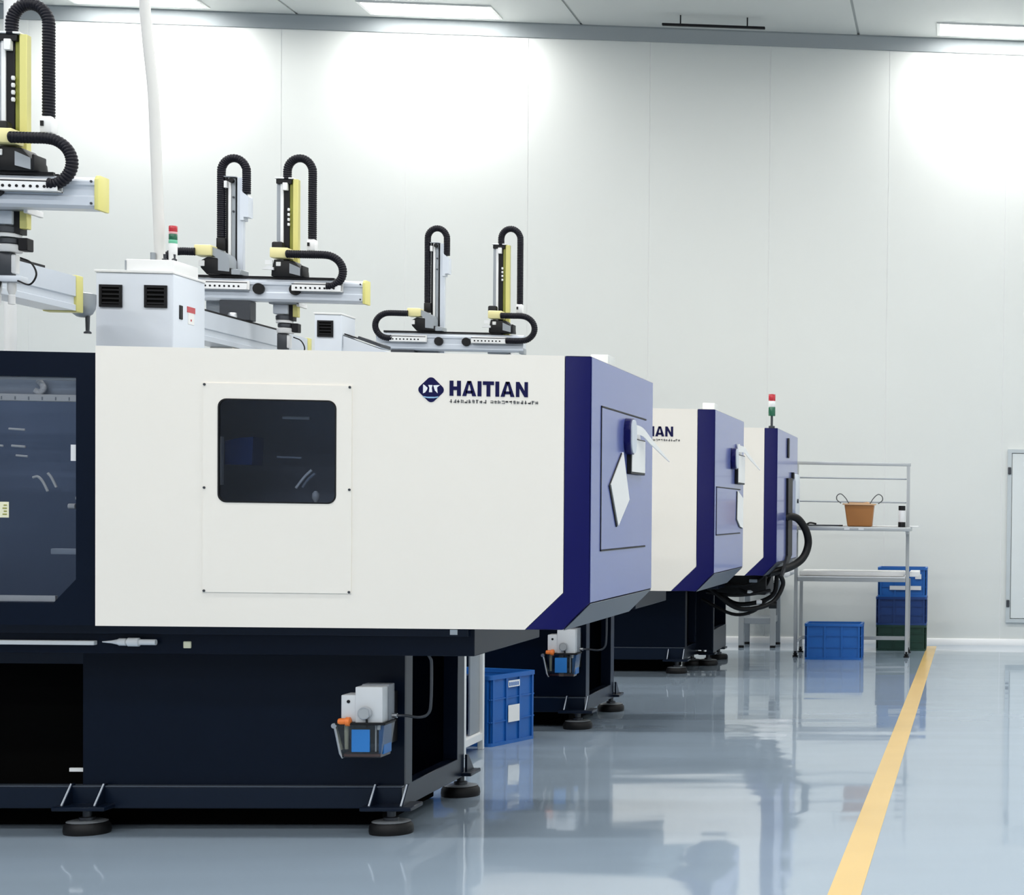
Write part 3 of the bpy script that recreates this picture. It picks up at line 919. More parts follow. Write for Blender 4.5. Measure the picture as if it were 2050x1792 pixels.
# ------------------------------------------------------------------ take-out robots above the machines
def robot(label, Y0, XL, XR, aR, aL, ztop, loopR, loopL, trayR, trayL, knobR, knobL, yb_end, cap=True):
    """aR, aL: x of the right edge of each vertical arm as read on the beam plane"""
    t = thing('take_out_robot', label, 'robot', (-4.06, Y0 + 0.2, 1.82), 'take-out robots above the machines')
    zb, zt = 2.388, 2.515
    # crosswise beam, extruded profile with a front groove
    DP = 0.08
    prof = [(Y0, zb + .012), (Y0, zb + .045), (Y0 + .008, zb + .052), (Y0 + .008, zb + .085), (Y0, zb + .092), (Y0, zt - .022), (Y0 + .02, zt - .004), (Y0 + .03, zt), (Y0 + DP - .005, zt), (Y0 + DP, zt - .006), (Y0 + DP, zb + .006), (Y0 + DP - .006, zb), (Y0 + .012, zb)]
    bm_ = MB().prism(prof, 'x', XL, XR).build('cross_beam', 'alu', t)
    MB().box(XL + .05, XR - .16, Y0 + .012, Y0 + .028, zt, zt + .012).build('guide_rail', 'print_d', bm_)
    MB().box(XL + .05, XR - .16, Y0 + .052, Y0 + .07, zt, zt + .012).build('guide_rail', 'print_d', bm_)
    if cap:
        for (xa, s) in ((XR, 1), (XL, -1)):
            c = MB().prism([(Y0 - .004, zb - .004), (Y0 - .004, zt - .012), (Y0 + .012, zt + .004), (Y0 + DP + .004, zt + .004), (Y0 + DP + .004, zb - .004)], 'x', xa, xa + .016 * s, 0.003)
            c.build('end_cap', 'yellow', t)
            for z in (zb + .02, zt - .022):
                MB().lathe([(.005, -.003), (.005, 0)], (xa - .012 * s, Y0, z), 'y', 10).build('bolt', 'dark_steel', bm_)
    else:
        MB().box(XR - .03, XR + .006, Y0 + .004, Y0 + DP - .004, zb - .012, zb + .03, 0.004).build('end_stop', 'grey', t)
    for (x, s) in ((aR, 1), (aL, -1)):
        ya = Y0 + 0.13                        # arms run behind the beam
        k = ya / Y0
        zz = farz(ztop, Y0, ya)
        zlow = farz(2.30, Y0, ya)
        def A(u):                             # offset from the arm's right edge, at the arm plane
            return x * k + u
        if s > 0:
            parts = (('arm_rail', 'grey', -.122, -.098, .02), ('arm_profile', 'white2', -.098, -.082, 0), ('belt', 'print_d', -.082, -.050, .012), ('belt_guard', 'olive', -.050, -.028, .02), ('arm_cover', 'yellow', -.028, 0, -.005))
        else:
            parts = (('belt', 'print_d', -.098, -.082, .012), ('arm_profile', 'white2', -.082, -.068, 0), ('arm_rail', 'grey', -.068, -.046, .02), ('slide', 'print_d', -.046, -.032, .03), ('arm_cover', 'alu', -.032, 0, -.005))
        for (nm, mt, u0, u1, dy) in parts:
            zl = zlow if nm in ('arm_profile', 'arm_cover', 'belt_guard') else zt + .03
            MB().box(A(u0), A(u1), ya - .02 + dy * .5, ya + .012, zl, zz, 0.002, 1).build(nm, mt, t)
        if s > 0:
            MB().box(A(-.128), A(-.024), ya - .03, ya + .02, zz, zz + .008, 0.002, 1).build('top_plate', 'white2', t)
            MB().box(A(-.120), A(-.036), ya - .026, ya + .015, zz - .028, zz - .002, 0.002, 1).build('pulley_block', 'black', t)
            MB().box(A(-.082), A(-.056), ya - .034, ya - .012, zz - .065, zz - .022, 0.002, 1).build('arm_bracket', 'white2', t)
            for j in range(4):
                MB().lathe([(.006, 0), (.008, .008), (.006, .016)], (A(-.052), ya - .02, zz - .18 - .028 * j), 'z', 8).build('air_fitting', 'film', t)
        else:
            MB().box(A(-.104), A(-.036), ya - .03, ya + .02, zz, zz + .006, 0.002, 1).build('top_plate', 'grey', t)
            MB().lathe([(.014, -.01), (.014, .01)], (A(-.058), ya - .035, zz - .02), 'y', 14).build('pulley', 'black', t)
            MB().box(A(-.100), A(-.084), ya - .034, ya - .012, zz - .06, zz - .022).build('arm_bracket', 'white2', t)
            for j in range(2):
                MB().lathe([(.006, -.004), (.006, 0)], (A(-.055), ya - .012, zz - .11 - .08 * j), 'y', 10).build('bolt', 'dark_steel', t)
            MB().prism([(A(-.012), zz - .072), (A(.034), zz - .108), (A(.034), zz - .222), (A(.008), zz - .222), (A(.008), zz - .24), (A(-.012), zz - .24)], 'y', ya - .035, ya + .03).build('hose_bracket', 'alu2', t)
        # arching vertical hose
        yh = Y0 + 0.12
        kh = yh / Y0
        R = 0.0235
        if s > 0:
            xl, xr = (x - .066) * kh, (x + .070) * kh
            zc = farz(ztop + .045, Y0, yh)
            rad = (xr - xl) / 2
            cxx = (xl + xr) / 2
            pts = [(xl, yh, farz(ztop - .0, Y0, yh))] + [(cxx - rad * math.cos(a), yh, zc + rad * 1.12 * math.sin(a)) for a in [math.pi * i / 10 for i in range(11)]]
            zend = farz(2.728, Y0, yh)
            pts += [(xr, yh, zc - .1), (xr, yh, (zc + zend) / 2), (xr, yh, zend)]
            MB().ribbed(pts, R).build('vertical_hose', 'hose', t)
            MB().box(xr - .023, xr + .023, yh - .026, yh + .026, farz(2.672, Y0, yh), zend + .008, 0.006).build('hose_clamp', 'white2', t)
            MB().box(xr - .018, xr - .006, yh - .03, yh - .024, zend - .032, zend - .012).build('clamp_latch', 'black', t)
        else:
            xl, xr = (x - .125) * kh, (x + .010) * kh
            zc = farz(ztop + .035, Y0, yh)
            rad = (xr - xl) / 2
            cxx = (xl + xr) / 2
            zend = farz(2.735, Y0, yh)
            pts = [(xl, yh, zend), (xl, yh, (zc + zend) / 2), (xl, yh, zc - .1)] + [(cxx - rad * math.cos(a), yh, zc + rad * 1.12 * math.sin(a)) for a in [math.pi * i / 10 for i in range(11)]] + [(xr, yh, farz(ztop - .085, Y0, yh))]
            MB().ribbed(pts, R).build('vertical_hose', 'hose', t)
            MB().box(xl - .02, xl + .03, yh - .026, yh + .03, zend - .075, zend - .002, 0.008).build('hose_clamp', 'black', t)
        # carriage on the beam
        if s > 0:
            c0, c1 = x - .152, x + .020
        else:
            c0, c1 = x - .200, x - .018
        cr = MB().prism([(c0, zt + .012), (c1, zt + .012), (c1 - .004, zt + .05), (c1 - .05, zt + .10), (c0 + .015, zt + .105), (c0 + .004, zt + .05)] if s > 0 else
                        [(c0, zt + .012), (c1, zt + .012), (c1, zt + .035), (c1 - .06, zt + .05), (c1 - .07, zt + .10), (c0 + .0, zt + .11), (c0 - .035, zt + .09), (c0 - .035, zt + .05)], 'y', Y0 - .005, Y0 + .10, 0.004)
        cr.build('carriage', 'black', t)
        if s > 0:
            MB().prism([(c1 - .07, zt + .03), (c1 - .012, zt + .016), (c1 - .012, zt + .06), (c1 - .07, zt + .085)], 'y', Y0 - .012, Y0 - .004).build('carriage_plate', 'grey', t)
            MB().box(c1 - .008, c1 + .002, Y0 - .012, Y0 + .08, zt + .014, zt + .075, 0.004).build('carriage_guard', 'print_d', t)
            yx0, yx1 = x - .152, x - .050
            MB().box(yx0, yx1, Y0 - .03, Y0 + .06, zt + .112, zt + .170, 0.008).build('hose_box', 'cream', t)
            MB().box(yx0 - .022, yx0 + .04, Y0 + .05, Y0 + .10, zt + .12, zt + .215, 0.012).build('motor', 'black', t)
            MB().box(yx0 - .03, yx0 + .01, Y0 - .012, Y0 - .004, zt + .075, zt + .1).build('sensor_bracket', 'white2', t)
            MB().prism([(yx0 - .045, zt + .048), (yx0 - .012, zt + .068), (yx0 + .018, zt + .06), (yx0 + .018, zt + .045)], 'y', Y0 - .02, Y0 + .0).build('sensor', 'film', t)
            MB().box(yx0 + .028, yx0 + .054, Y0 - .01, Y0 - .004, zt + .068, zt + .092, 0.002, 1).build('carriage_label', 'paper', t)
        else:
            yx0, yx1 = x - .262, x - .168
            MB().box(yx0, yx1, Y0 - .03, Y0 + .06, zt + .115, zt + .175, 0.008).build('hose_box', 'cream', t)
            MB().prism([(yx1, zt + .165), (yx1 + .08, zt + .125), (yx1 + .09, zt + .10), (yx1 + .09, zt + .03), (yx1 + .03, zt + .035), (yx1 + .03, zt + .1), (yx1, zt + .12)], 'y', Y0 - .012, Y0 + .09).build('carriage_plate', 'grey', t)
            MB().box(yx0 + .02, yx0 + .05, Y0 - .012, Y0 - .004, zt + .058, zt + .09, 0.002, 1).build('carriage_label', 'paper', t)
            MB().box(c1 - .05, c1 + .002, Y0 - .012, Y0 + .10, zt + .014, zt + .045, 0.003, 1).build('carriage_guard', 'grey', t)
        # horizontal loop hose into the cable tray on the beam face
        yl = Y0 - .028
        zc0, zc1 = zt + .134, zt - .048
        rad = (zc0 - zc1) / 2
        zm = (zc0 + zc1) / 2
        if s > 0:
            xs_, xe = yx1 - .01, x + loopR
            pts = [(xs_, yl, zc0), (xs_ + .06, yl, zc0), ((xs_ + xe) / 2 + .03, yl, zc0)]
            pts += [(xe + rad * 1.1 * math.sin(a), yl, zm + rad * math.cos(a)) for a in [math.pi * i / 8 for i in range(0, 9)]][0:8]
            pts = pts if cap else pts + [(xe - .02, yl, zc1), (trayR[1], yl, zc1)]
            pts = pts + [(xe + .012, yl - .004, zc1 + .008)] if cap else pts
            tx0, tx1 = trayR
        else:
            xs_, xe = yx0 + .01, x - loopL
            pts = [(xs_, yl, zc0), (xs_ - .03, yl, zc0)]
            pts += [(xe - rad * 1.1 * math.sin(a), yl, zm + rad * math.cos(a)) for a in [math.pi * i / 8 for i in range(0, 9)]][0:8]
            pts += [(xe + .01, yl, zc1), (trayL[0] + .01, yl, zc1)]
            tx0, tx1 = trayL
        MB().ribbed(pts, 0.0225).build('loop_hose', 'hose', t)
        trr = MB()
        trr.box(tx0, tx1, Y0 - .038, Y0 + .008, zc1 - .022, zc1 - .018)
        trr.box(tx0, tx1, Y0 - .042, Y0 - .037, zc1 - .022, zc1 + .012)
        trr.box(tx0, tx1, Y0 - .006, Y0 + .002, zc1 - .022, zc1 + .03)
        tro = trr.build('cable_tray', 'white2', t)
        MB().box(tx0, tx1, Y0 - .042, Y0 - .036, zc1 + .012, zc1 + .017).build('tray_edge', 'print_d', tro)
        nh = int((tx1 - tx0 - .03) / 0.0255)
        h0 = None
        for j in range(nh):
            xx = tx0 + .025 + j * .0255
            if h0 is None:
                h0 = MB().lathe([(.0058, -.0012), (.0058, 0)], (xx, Y0 - .042, zc1 - .006), 'y', 10).build('tray_hole', 'print_d', tro)
            else:
                share(h0, tro, xx - (tx0 + .025), 0, 0)
        kx = knobR if s > 0 else knobL
        MB().lathe([(.029, -.02), (.031, -.016), (.031, 0)], (kx, Y0, zb + .066), 'y', 24).build('beam_plug', 'black', bm_)
        # tool below the beam
        zf = farz(zb, Y0, ya)
        if s > 0:
            MB().box(A(-.145), A(.02), ya - .06, ya + .06, zf - .022, zf - .008, 0.002, 1).build('slide_plate', 'grey', t)
            MB().box(A(.006), A(.022), ya - .06, ya + .06, zf - .034, zf - .010, 0.002, 1).build('slide_end', 'film', t)
            MB().box(A(-.132), A(-.05), ya - .035, ya + .035, zf - .075, zf - .022, 0.004).build('wrist_block', 'alu2', t)
            MB().box(A(-.05), A(-.026), ya - .02, ya + .03, zf - .11, zf - .022).build('wrist_valve', 'print_d', t)
            MB().lathe([(.038, 0), (.042, .004), (.042, .024), (.036, .028)], (A(-.085), ya, zf - .108), 'z', 18).build('wrist_ring', 'dark_steel', t)
            MB().lathe([(.046, 0), (.046, .012), (.04, .016)], (A(-.08), ya, zf - .124), 'z', 18).build('wrist_flange', 'film', t)
            MB().lathe([(.034, 0), (.040, .006), (.040, .022), (.034, .026)], (A(-.076), ya, zf - .152), 'z', 18).build('wrist_ring', 'dark_steel', t)
            MB().lathe([(.042, 0), (.046, .006), (.046, .024), (.04, .03)], (A(-.075), ya, zf - .182), 'z', 18).build('rotary_joint', 'film', t)
            MB().box(A(-.036), A(.0), ya - .02, ya + .03, zf - .175, zf - .125, 0.003, 1).build('wrist_valve', 'print_d', t)
            MB().box(A(-.115), A(-.06), ya - .022, ya + .02, zf - .275, zf - .182, 0.006).build('tool_arm', 'dark_steel', t)
            MB().box(A(-.075), A(-.045), ya - .018, ya + .018, zf - .265, zf - .19, 0.006).build('tool_plate', 'film', t)
            MB().box(A(-.135), A(-.02), ya - .03, ya + .03, zf - .30, zf - .275, 0.004).build('gripper_bar', 'alu2', t)
            for u in (-.122, -.068):
                MB().lathe([(.013, -.085), (.013, -.05), (.010, -.048), (.016, -.03), (.016, 0)], (A(u), ya, zf - .30), 'z', 12).build('vacuum_cup', 'film', t)
            MB().tube(smooth_path([(A(-.10), ya - .03, zf - .30), (A(-.11), ya - .05, zf - .37), (A(-.15), ya - .05, zf - .43), (A(-.20), ya - .04, zf - .45)]), .010, 8).build('air_hose', 'rubber', t)
            MB().tube(smooth_path([(A(-.02), ya - .03, zf - .205), (A(.025), ya - .04, zf - .225), (A(.045), ya - .04, zf - .27), (A(.02), ya - .04, zf - .31), (A(-.03), ya - .03, zf - .295)]), .0035, 6).build('sensor_cable', 'rubber', t)
        else:
            MB().box(A(-.19), A(-.028), ya - .05, ya + .05, zf - .10, zf - .006, 0.006).build('slide_block', 'grey', t)
            MB().box(A(-.13), A(-.04), ya - .045, ya + .045, zf - .122, zf - .10, 0.004).build('slide_plate', 'print_d', t)
            MB().lathe([(.010, -.115), (.012, -.05), (.026, -.02), (.030, .01), (.026, .03)], (A(-.012), ya - .12, zf - .115), 'z', 16).build('sprue_gripper', 'steel', t)
    # traverse beam running away over the machine, with its pedestal
    xr = -3.985
    y0 = Y0 - .95 if Y0 < 8 else Y0 - 1.04
    tb = MB().prism([(xr, 2.265), (xr - .14, 2.265), (xr - .14, 2.11), (xr, 2.11), (xr, 2.135), (xr - .008, 2.14), (xr - .008, 2.17), (xr, 2.175)], 'y', y0, yb_end).build('traverse_beam', 'alu', t)
    MB().box(xr - .03, xr - .006, y0 + .05, yb_end - .25, 2.265, 2.277).build('guide_rail', 'print_d', tb)
    MB().box(xr - .145, xr + .004, yb_end, yb_end + .06, 2.105, 2.27, 0.004).build('end_cap', 'yellow', t)
    MB().lathe([(.010, -.052), (.024, -.048), (.042, -.034), (.053, -.012), (.056, .012), (.056, .055), (.04, .06)], (xr - .035, yb_end + .13, 2.145), 'z', 32).build('drive_motor', 'grey', t)
    MB().lathe([(.016, -.125), (.016, -.118), (.008, -.112), (.010, -.045)], (xr - .012, yb_end + .13, 2.145), 'z', 14).build('motor_plug', 'dark_steel', t)
    MB().box(xr - .155, xr + .012, Y0 + .0, Y0 + .08, 2.277, zb, 0.003, 1).build('beam_saddle', 'dark_steel', t)
    MB().box(xr - .13, xr - .01, Y0 - .18 if Y0 > 8 else Y0 - .1, Y0 - .04 if Y0 > 8 else Y0 + .05, 1.78, 2.11, 0.004).build('pedestal', 'white', t)
    return t


robot('grey and yellow take-out robot at the left edge above the nearest machine', 7.0, -4.75, -3.366, -3.606, -3.95, 3.046, 0.070, 0.33, (-3.735, -3.485), (-4.2, -3.96), -3.728, -3.90, 8.12)
robot('grey take-out robot with two hose arches behind the grey cabinet, above middle machine', 10.0, -4.55, -3.364, -3.708, -4.005, 3.067, 0.146, 0.33, (-3.735, -3.470), (-4.30, -3.976), -3.728, -3.925, 10.88)
robot('most distant take-out robot, small white beam with hose loops at both ends', 12.9, -4.245, -3.20, -3.294, -3.756, 3.163, 0.082, 0.384, (-3.56, -3.315), (-4.137, -3.883), -3.603, -3.798, 14.2, cap=False)


# ------------------------------------------------------------------ cabinets between the machines
def cabinet(label, x0, x1, y0, y1, zt, two, sticker):
    t = thing('dryer_cabinet', label, 'cabinet', ((x0 + x1) / 2, (y0 + y1) / 2, 0), 'dryer cabinets between the machines')
    b = MB().prism([(x0, y0), (x1, y0), (x1 + .004, y0 + .004), (x1 + .004, y1), (x0, y1)], 'z', 0, zt, 0.004).build('body', 'alu2', t)
    MB().prism([(x0 - .006, y0 - .006), (x1 + .006, y0 - .006), (x1 + .008, y1), (x0 - .006, y1)], 'z', zt, zt + .012, 0.002).build('top_sheet', 'white2', t)
    return t, b


cab1, b1 = cabinet('pale grey cabinet with two black fan grilles behind the nearest machine', -4.033, -3.69, 8.40, 8.74, 2.322, True, True)


def grille(t, x0, x1, z0, z1, y):
    g = MB().plate([(x0, z0), (x1, z0), (x1, z1), (x0, z1)], [(x0 + .012, z0 + .012), (x1 - .012, z0 + .012), (x1 - .012, z1 - .012), (x0 + .012, z1 - .012)], 'y', y - .008, y).build('fan_grille', 'print_d', t)
    MB().box(x0 + .011, x1 - .011, y - .003, y + .001, z0 + .011, z1 - .011).build('filter_mat', 'void', g)
    for i in range(4):
        z = z0 + .012 + (z1 - z0 - .024) * (i + .5) / 4
        MB().box(x0 + .012, x1 - .012, y - .006, y - .003, z - .006, z + .002).build('slat', 'print_d', g)


grille(cab1, -4.016, -3.914, 2.160, 2.264, 8.40)
grille(cab1, -3.814, -3.712, 2.162, 2.266, 8.40)
MB().box(-3.688, -3.682, 8.462, 8.495, 2.118, 2.184, 0.002, 1).build('handle_slot', 'print_d', cab1)
MB().box(-3.686, -3.684, 8.545, 8.63, 2.160, 2.188).build('warning_sticker', 'red', cab1, label='red warning sticker')
MB().box(-3.686, -3.6845, 8.555, 8.62, 2.105, 2.160).build('warning_sticker', 'paper', cab1, label='white lower half of the warning sticker')
MB().box(-3.6848, -3.684, 8.58, 8.592, 2.120, 2.130).build('sticker_print', 'red', cab1)
bx = MB().box(-3.918, -3.70, 8.44, 8.70, 2.334, 2.392, 0.004).build('top_box', 'white2', cab1)
MB().box(-3.921, -3.915, 8.437, 8.445, 2.336, 2.385).build('seam', 'grey', bx)
for x in (-3.745, -3.672 - .03):
    MB().lathe([(.011, 0), (.013, .006), (.006, .012), (.007, .03)], (x - .01, 8.47, 2.392), 'z', 10).build('air_valve', 'dark_steel', cab1)

cab2, b2 = cabinet('small pale grey cabinet with one visible black grille, behind middle machine', -4.205, -4.04, 11.60, 11.86, 2.492, True, False)
grille(cab2, -4.186, -4.086, 2.345, 2.452, 11.60)
MB().box(-4.036, -4.03, 11.62, 11.655, 2.275, 2.36, 0.002, 1).build('handle_slot', 'print_d', cab2)
MB().lathe([(.018, 0), (.018, .006)], (-4.036, 11.73, 2.342), 'x', 12).build('lock', 'print_d', cab2)
# sloping chute from the cabinet side
ch = MB().prism([(-4.04, 2.36), (-3.72, 2.25), (-3.72, 2.15), (-4.04, 2.15)], 'y', 11.62, 11.86).build('side_chute', 'alu2', cab2)
MB().prism([(-4.03, 2.368), (-3.96, 2.344), (-3.96, 2.352), (-4.03, 2.376)], 'y', 11.64, 11.84).build('chute_lid', 'print_d', ch)
MB().prism([(-3.95, 2.342), (-3.80, 2.290), (-3.80, 2.312), (-3.94, 2.36)], 'y', 11.64, 11.84).build('chute_lid', 'dark_steel', ch)


def tower(label, x, y, z, cols, r, pole=0.0):
    t = thing('signal_tower', label, 'signal light', (x, y, z), 'signal towers')
    h = z
    if pole:
        MB().lathe([(r * .9, 0), (r * .9, .02), (r * .35, .022), (r * .35, pole)], (x, y, h), 'z', 16).build('pole', 'dark_steel', t)
        h += pole
    for (nm, m_, hh) in cols:
        MB().lathe([(r * .94, 0), (r, .003), (r, hh - .003), (r * .94, hh)], (x, y, h), 'z', 20).build(nm, m_, t)
        h += hh
    return t


tower('signal tower with red and green lenses on the grey cabinet top', -3.722, 8.48, 2.392, [('body', 'white2', .082), ('green_lens', 'mint', .017), ('green_lens', 'green', .028), ('red_lens', 'pink', .010), ('red_lens', 'red', .028)], 0.019)
tower('signal tower with red, white and green lenses on the farthest machine', -1.425, 13.15, 1.876, [('green_lens', 'green', .068), ('white_lens', 'white2', .045), ('red_lens', 'red', .045), ('cap', 'red', .006)], 0.026, 0.095)

# white hose hanging from the ceiling into the cabinet
hz = MB().tube(smooth_path([(-3.80, 8.52, 2.39), (-3.802, 8.52, 2.5), (-3.81, 8.52, 2.7), (-3.82, 8.52, 2.95), (-3.832, 8.52, 3.2), (-3.858, 8.52, 3.45), (-3.876, 8.52, 3.7), (-3.89, 8.52, 4.1), (-3.90, 8.52, 4.8), (-3.90, 8.52, 5.75)], 8), 0.024, 14).build('material_hose', 'hosew', None, (-3.80, 8.52, 2.39))
tag(hz, 'white flexible hose hanging from the ceiling into the grey cabinet', 'hose')
MB().tube([(-3.815, 8.485, 2.385), (-3.815, 8.485, 2.43)], 0.012, 10).build('hose_sleeve', 'grey', hz)
for (x, r, l) in ((-4.44, .026, 'white vertical riser pipe behind the left robot arm, right of the pair'), (-4.53, .032, 'white vertical riser pipe at the left picture edge, left of the pair')):
    o = MB().tube([(x, 8.45, 0), (x, 8.45, 2.9), (x, 8.45, 5.75)], r, 14).build('riser_pipe', 'white2', None, (x, 8.45, 0))
    tag(o, l, 'pipe', 'riser pipes')


# ------------------------------------------------------------------ crates
def crate(name, label, m_, cx, cy, z, sx_, sy_, h, rot=0.0, group=None, labels=(), handle=True, mat_in=None):
    """ribbed plastic stacking crate, open on top; local axes then rotated"""
    o = thing(name, label, 'crate', (cx, cy, z), group)
    def loc(mb, nm, mm, par=None):
        return mb.build(nm, mm, par if par else o)
    def W(x0, x1, y0, y1, z0, z1, bev=0.0):
        return MB().box(cx + x0, cx + x1, cy + y0, cy + y1, z + z0, z + z1, bev, 1)
    a, b, th = sx_ / 2, sy_ / 2, 0.012
    sh = MB()
    i0 = 0.012
    for (x0, x1, y0, y1) in ((-a + i0, a - i0, -b + i0, -b + i0 + .006), (-a + i0, a - i0, b - i0 - .006, b - i0), (-a + i0, -a + i0 + .006, -b + i0, b - i0), (a - i0 - .006, a - i0, -b + i0, b - i0)):
        sh.box(cx + x0, cx + x1, cy + y0, cy + y1, z + 0.004, z + h - .01)
    sh.box(cx - a + i0, cx + a - i0, cy - b + i0, cy + b - i0, z, z + 0.01)
    loc(sh, 'shell', m_)
    rim = MB().plate(rounded(cx - a, cx + a, cy - b, cy + b, .025, 4), rounded(cx - a + .02, cx + a - .02, cy - b + .02, cy + b - .02, .02, 4)[::-1], 'z', z + h - .022, z + h)
    loc(rim, 'rim', m_)
    foot_ = MB().plate(rounded(cx - a + .003, cx + a - .003, cy - b + .003, cy + b - .003, .025, 4), rounded(cx - a + .02, cx + a - .02, cy - b + .02, cy + b - .02, .02, 4)[::-1], 'z', z, z + .018)
    loc(foot_, 'bottom_band', m_)
    # ribs
    for s in (-1, 1):
        for k in range(4):
            u = -a + .03 + (2 * a - .06) * k / 3
            loc(MB().box(cx + u - .007, cx + u + .007, cy + s * b - (.011 if s > 0 else -.004), cy + s * b - (.004 if s > 0 else -.011) , z + .018, z + h - .022) if False else
                MB().box(cx + u - .007, cx + u + .007, cy + s * (b - .012), cy + s * (b - .003), z + .018, z + h - .022), 'rib', m_)
        for k in range(4):
            v = -b + .03 + (2 * b - .06) * k / 3
            loc(MB().box(cx + s * (a - .012), cx + s * (a - .003), cy + v - .007, cy + v + .007, z + .018, z + h - .022), 'rib', m_)
        for f in (.34, .66):
            loc(MB().box(cx - a + .012, cx + a - .012, cy + s * (b - .012), cy + s * (b - .006), z + h * f - .003, z + h * f + .003), 'band', m_)
            loc(MB().box(cx + s * (a - .012), cx + s * (a - .006), cy - b + .012, cy + b - .012, z + h * f - .003, z + h * f + .003), 'band', m_)
    o.rotation_euler[2] = rot
    return o


# crate beside the base of the middle machine (turned)
cr1 = crate('plastic_crate', 'bright blue ribbed crate with white label on floor beside the middle machine', 'crate', -2.615, 9.44, 0, 0.56, 0.41, 0.372, rot=math.radians(-20), group='blue plastic crates')
pl = MB().box(-2.615 + .2815, -2.615 + .2835, 9.44 - .055, 9.44 + .045, 0.115, 0.205).build('label_sheet', 'paper', cr1)
MB().box(-2.615 + .2775, -2.615 + .2805, 9.44 - .05, 9.44 + .05, 0.300, 0.335).build('printed_band', 'logo_w', cr1)
for k in range(5):
    MB().box(-2.615 + .2803, -2.615 + .2812, 9.44 - .045 + .018 * k, 9.44 - .034 + .018 * k, 0.306, 0.326).build('print_mark', 'crate', cr1)
# white trolley behind the nearest machine, a second crate on its lower shelf
t = thing('trolley', 'white metal trolley behind the nearest machine base', 'trolley', (-2.87, 8.95, 0))
for x in (-3.30, -2.455):
    for y in (8.76, 9.09):
        MB().box(x - .014, x + .014, y - .014, y + .014, 0.0, 0.68, 0.002, 1).build('post', 'white2', t)
for y in (8.76, 9.09):
    MB().box(-3.286, -2.469, y - .012, y + .012, 0.05, 0.085).build('side_rail', 'white2', t)
for x in (-3.30, -2.455):
    MB().box(x - .012, x + .012, 8.774, 9.076, 0.05, 0.085).build('side_rail', 'white2', t)
MB().box(-2.466, -2.458, 8.90, 9.07, 0.094, 0.676).build('end_panel', 'grey', t)
MB().box(-3.30, -2.455, 8.77, 9.08, 0.085, 0.092).build('lower_shelf', 'white2', t)
MB().box(-3.31, -2.44, 8.745, 9.105, 0.68, 0.70, 0.003, 1).build('top_shelf', 'white2', t)
crate('plastic_crate', 'blue crate on the white trolley, mostly hidden behind the nearest machine', 'crate', -2.74, 8.925, 0.092, 0.50, 0.28, 0.30, group='blue plastic crates')

crate('plastic_crate', 'bright blue crate alone on the floor under the metal rack', 'crate', -1.06, 14.87, 0, 0.488, 0.33, 0.306, group='blue plastic crates')
crate('plastic_crate', 'dark green crate at the bottom of the stack behind the metal rack', 'crate_g', -0.522, 15.93, 0, 0.46, 0.38, 0.234, group='stacked crates behind the rack')
crate('plastic_crate', 'dark blue crate in the middle of the stack behind the metal rack', 'crate_d', -0.522, 15.93, 0.234, 0.465, 0.385, 0.256, group='stacked crates behind the rack')
top = crate('plastic_crate', 'bright blue crate on top of the stack behind the metal rack', 'crate', -0.516, 15.93, 0.490, 0.45, 0.38, 0.268, group='stacked crates behind the rack')

MB().box(-0.63, -0.345, 15.7385, 15.7425, 0.555, 0.592).build('label_strip', 'film', top)
MB().box(-0.40, -0.345, 15.7385, 15.7425, 0.655, 0.70).build('label_strip', 'film', top)
# ------------------------------------------------------------------ metal rack with shelf and table
t = thing('metal_rack', 'grey metal rack with white table top and upper shelf by the back wall', 'rack', (-0.93, 15.2, 0))
xl, xr = -1.405, -0.45
for x in (xl, xr):
    p = MB().box(x - .015, x + .015, 14.985, 15.015, 0.03, 1.675, 0.003, 1).build('upright', 'frame', t)
    MB().lathe([(.024, 0), (.024, .012), (.012, .014), (.018, .02), (.018, .05)], (x, 15.0, 0), 'z', 14).build('rubber_foot', 'rubber', p)
    p = MB().box(x - .015, x + .015, 15.485, 15.515, 0.03, 0.67, 0.003, 1).build('rear_leg', 'frame', t)
    MB().lathe([(.024, 0), (.024, .012), (.012, .014), (.018, .02), (.018, .05)], (x, 15.5, 0), 'z', 14).build('rubber_foot', 'rubber', p)
    MB().box(x - .012, x + .012, 15.015, 15.485, 0.12, 0.145).build('side_rail', 'frame', t)
    MB().box(x - .012, x + .012, 14.76, 14.985, 1.075, 1.097).build('shelf_bracket', 'frame', t)
MB().box(xl - .02, xr + .02, 14.984, 15.016, 1.66, 1.690, 0.004).build('top_rail', 'frame', t)
for z in (1.549, 1.345):
    MB().tube([(xl, 15.02, z), (xr, 15.02, z)], 0.007, 10).build('cross_rod', 'grey', t)
MB().box(xl + .015, xr - .015, 15.488, 15.512, 0.115, 0.148).build('rear_rail', 'frame', t)
MB().box(xl - .03, xr + .03, 14.74, 15.25, 1.097, 1.132, 0.004).build('upper_shelf', 'frame', t)
MB().box(xl + .01, xr + .09, 15.0, 15.27, 1.132, 1.142, 0.002, 1).build('shelf_sheet', 'white2', t)
MB().box(xl + .015, xr - .015, 14.975, 15.52, 0.655, 0.688, 0.003, 1).build('table_frame', 'frame', t)
MB().box(xl + .016, xr - .016, 14.972, 15.53, 0.688, 0.700).build('table_top', 'white2', t)
MB().box(xr + .016, xr + .10, 15.05, 15.5, 0.700, 0.745, 0.003, 1).build('table_flap', 'white2', t)
for x in (-.86, -.98):
    MB().box(x, x + .045, 14.737, 14.741, 1.105, 1.122).build('shelf_label', 'film', t)

o = MB().box(-1.38, -0.48, 15.02, 15.50, 0.702, 0.742, 0.008).build('foam_sheet', 'paper', None, (-0.93, 15.25, 0.702))
tag(o, 'thick white foam sheet lying on the rack table', 'sheet')
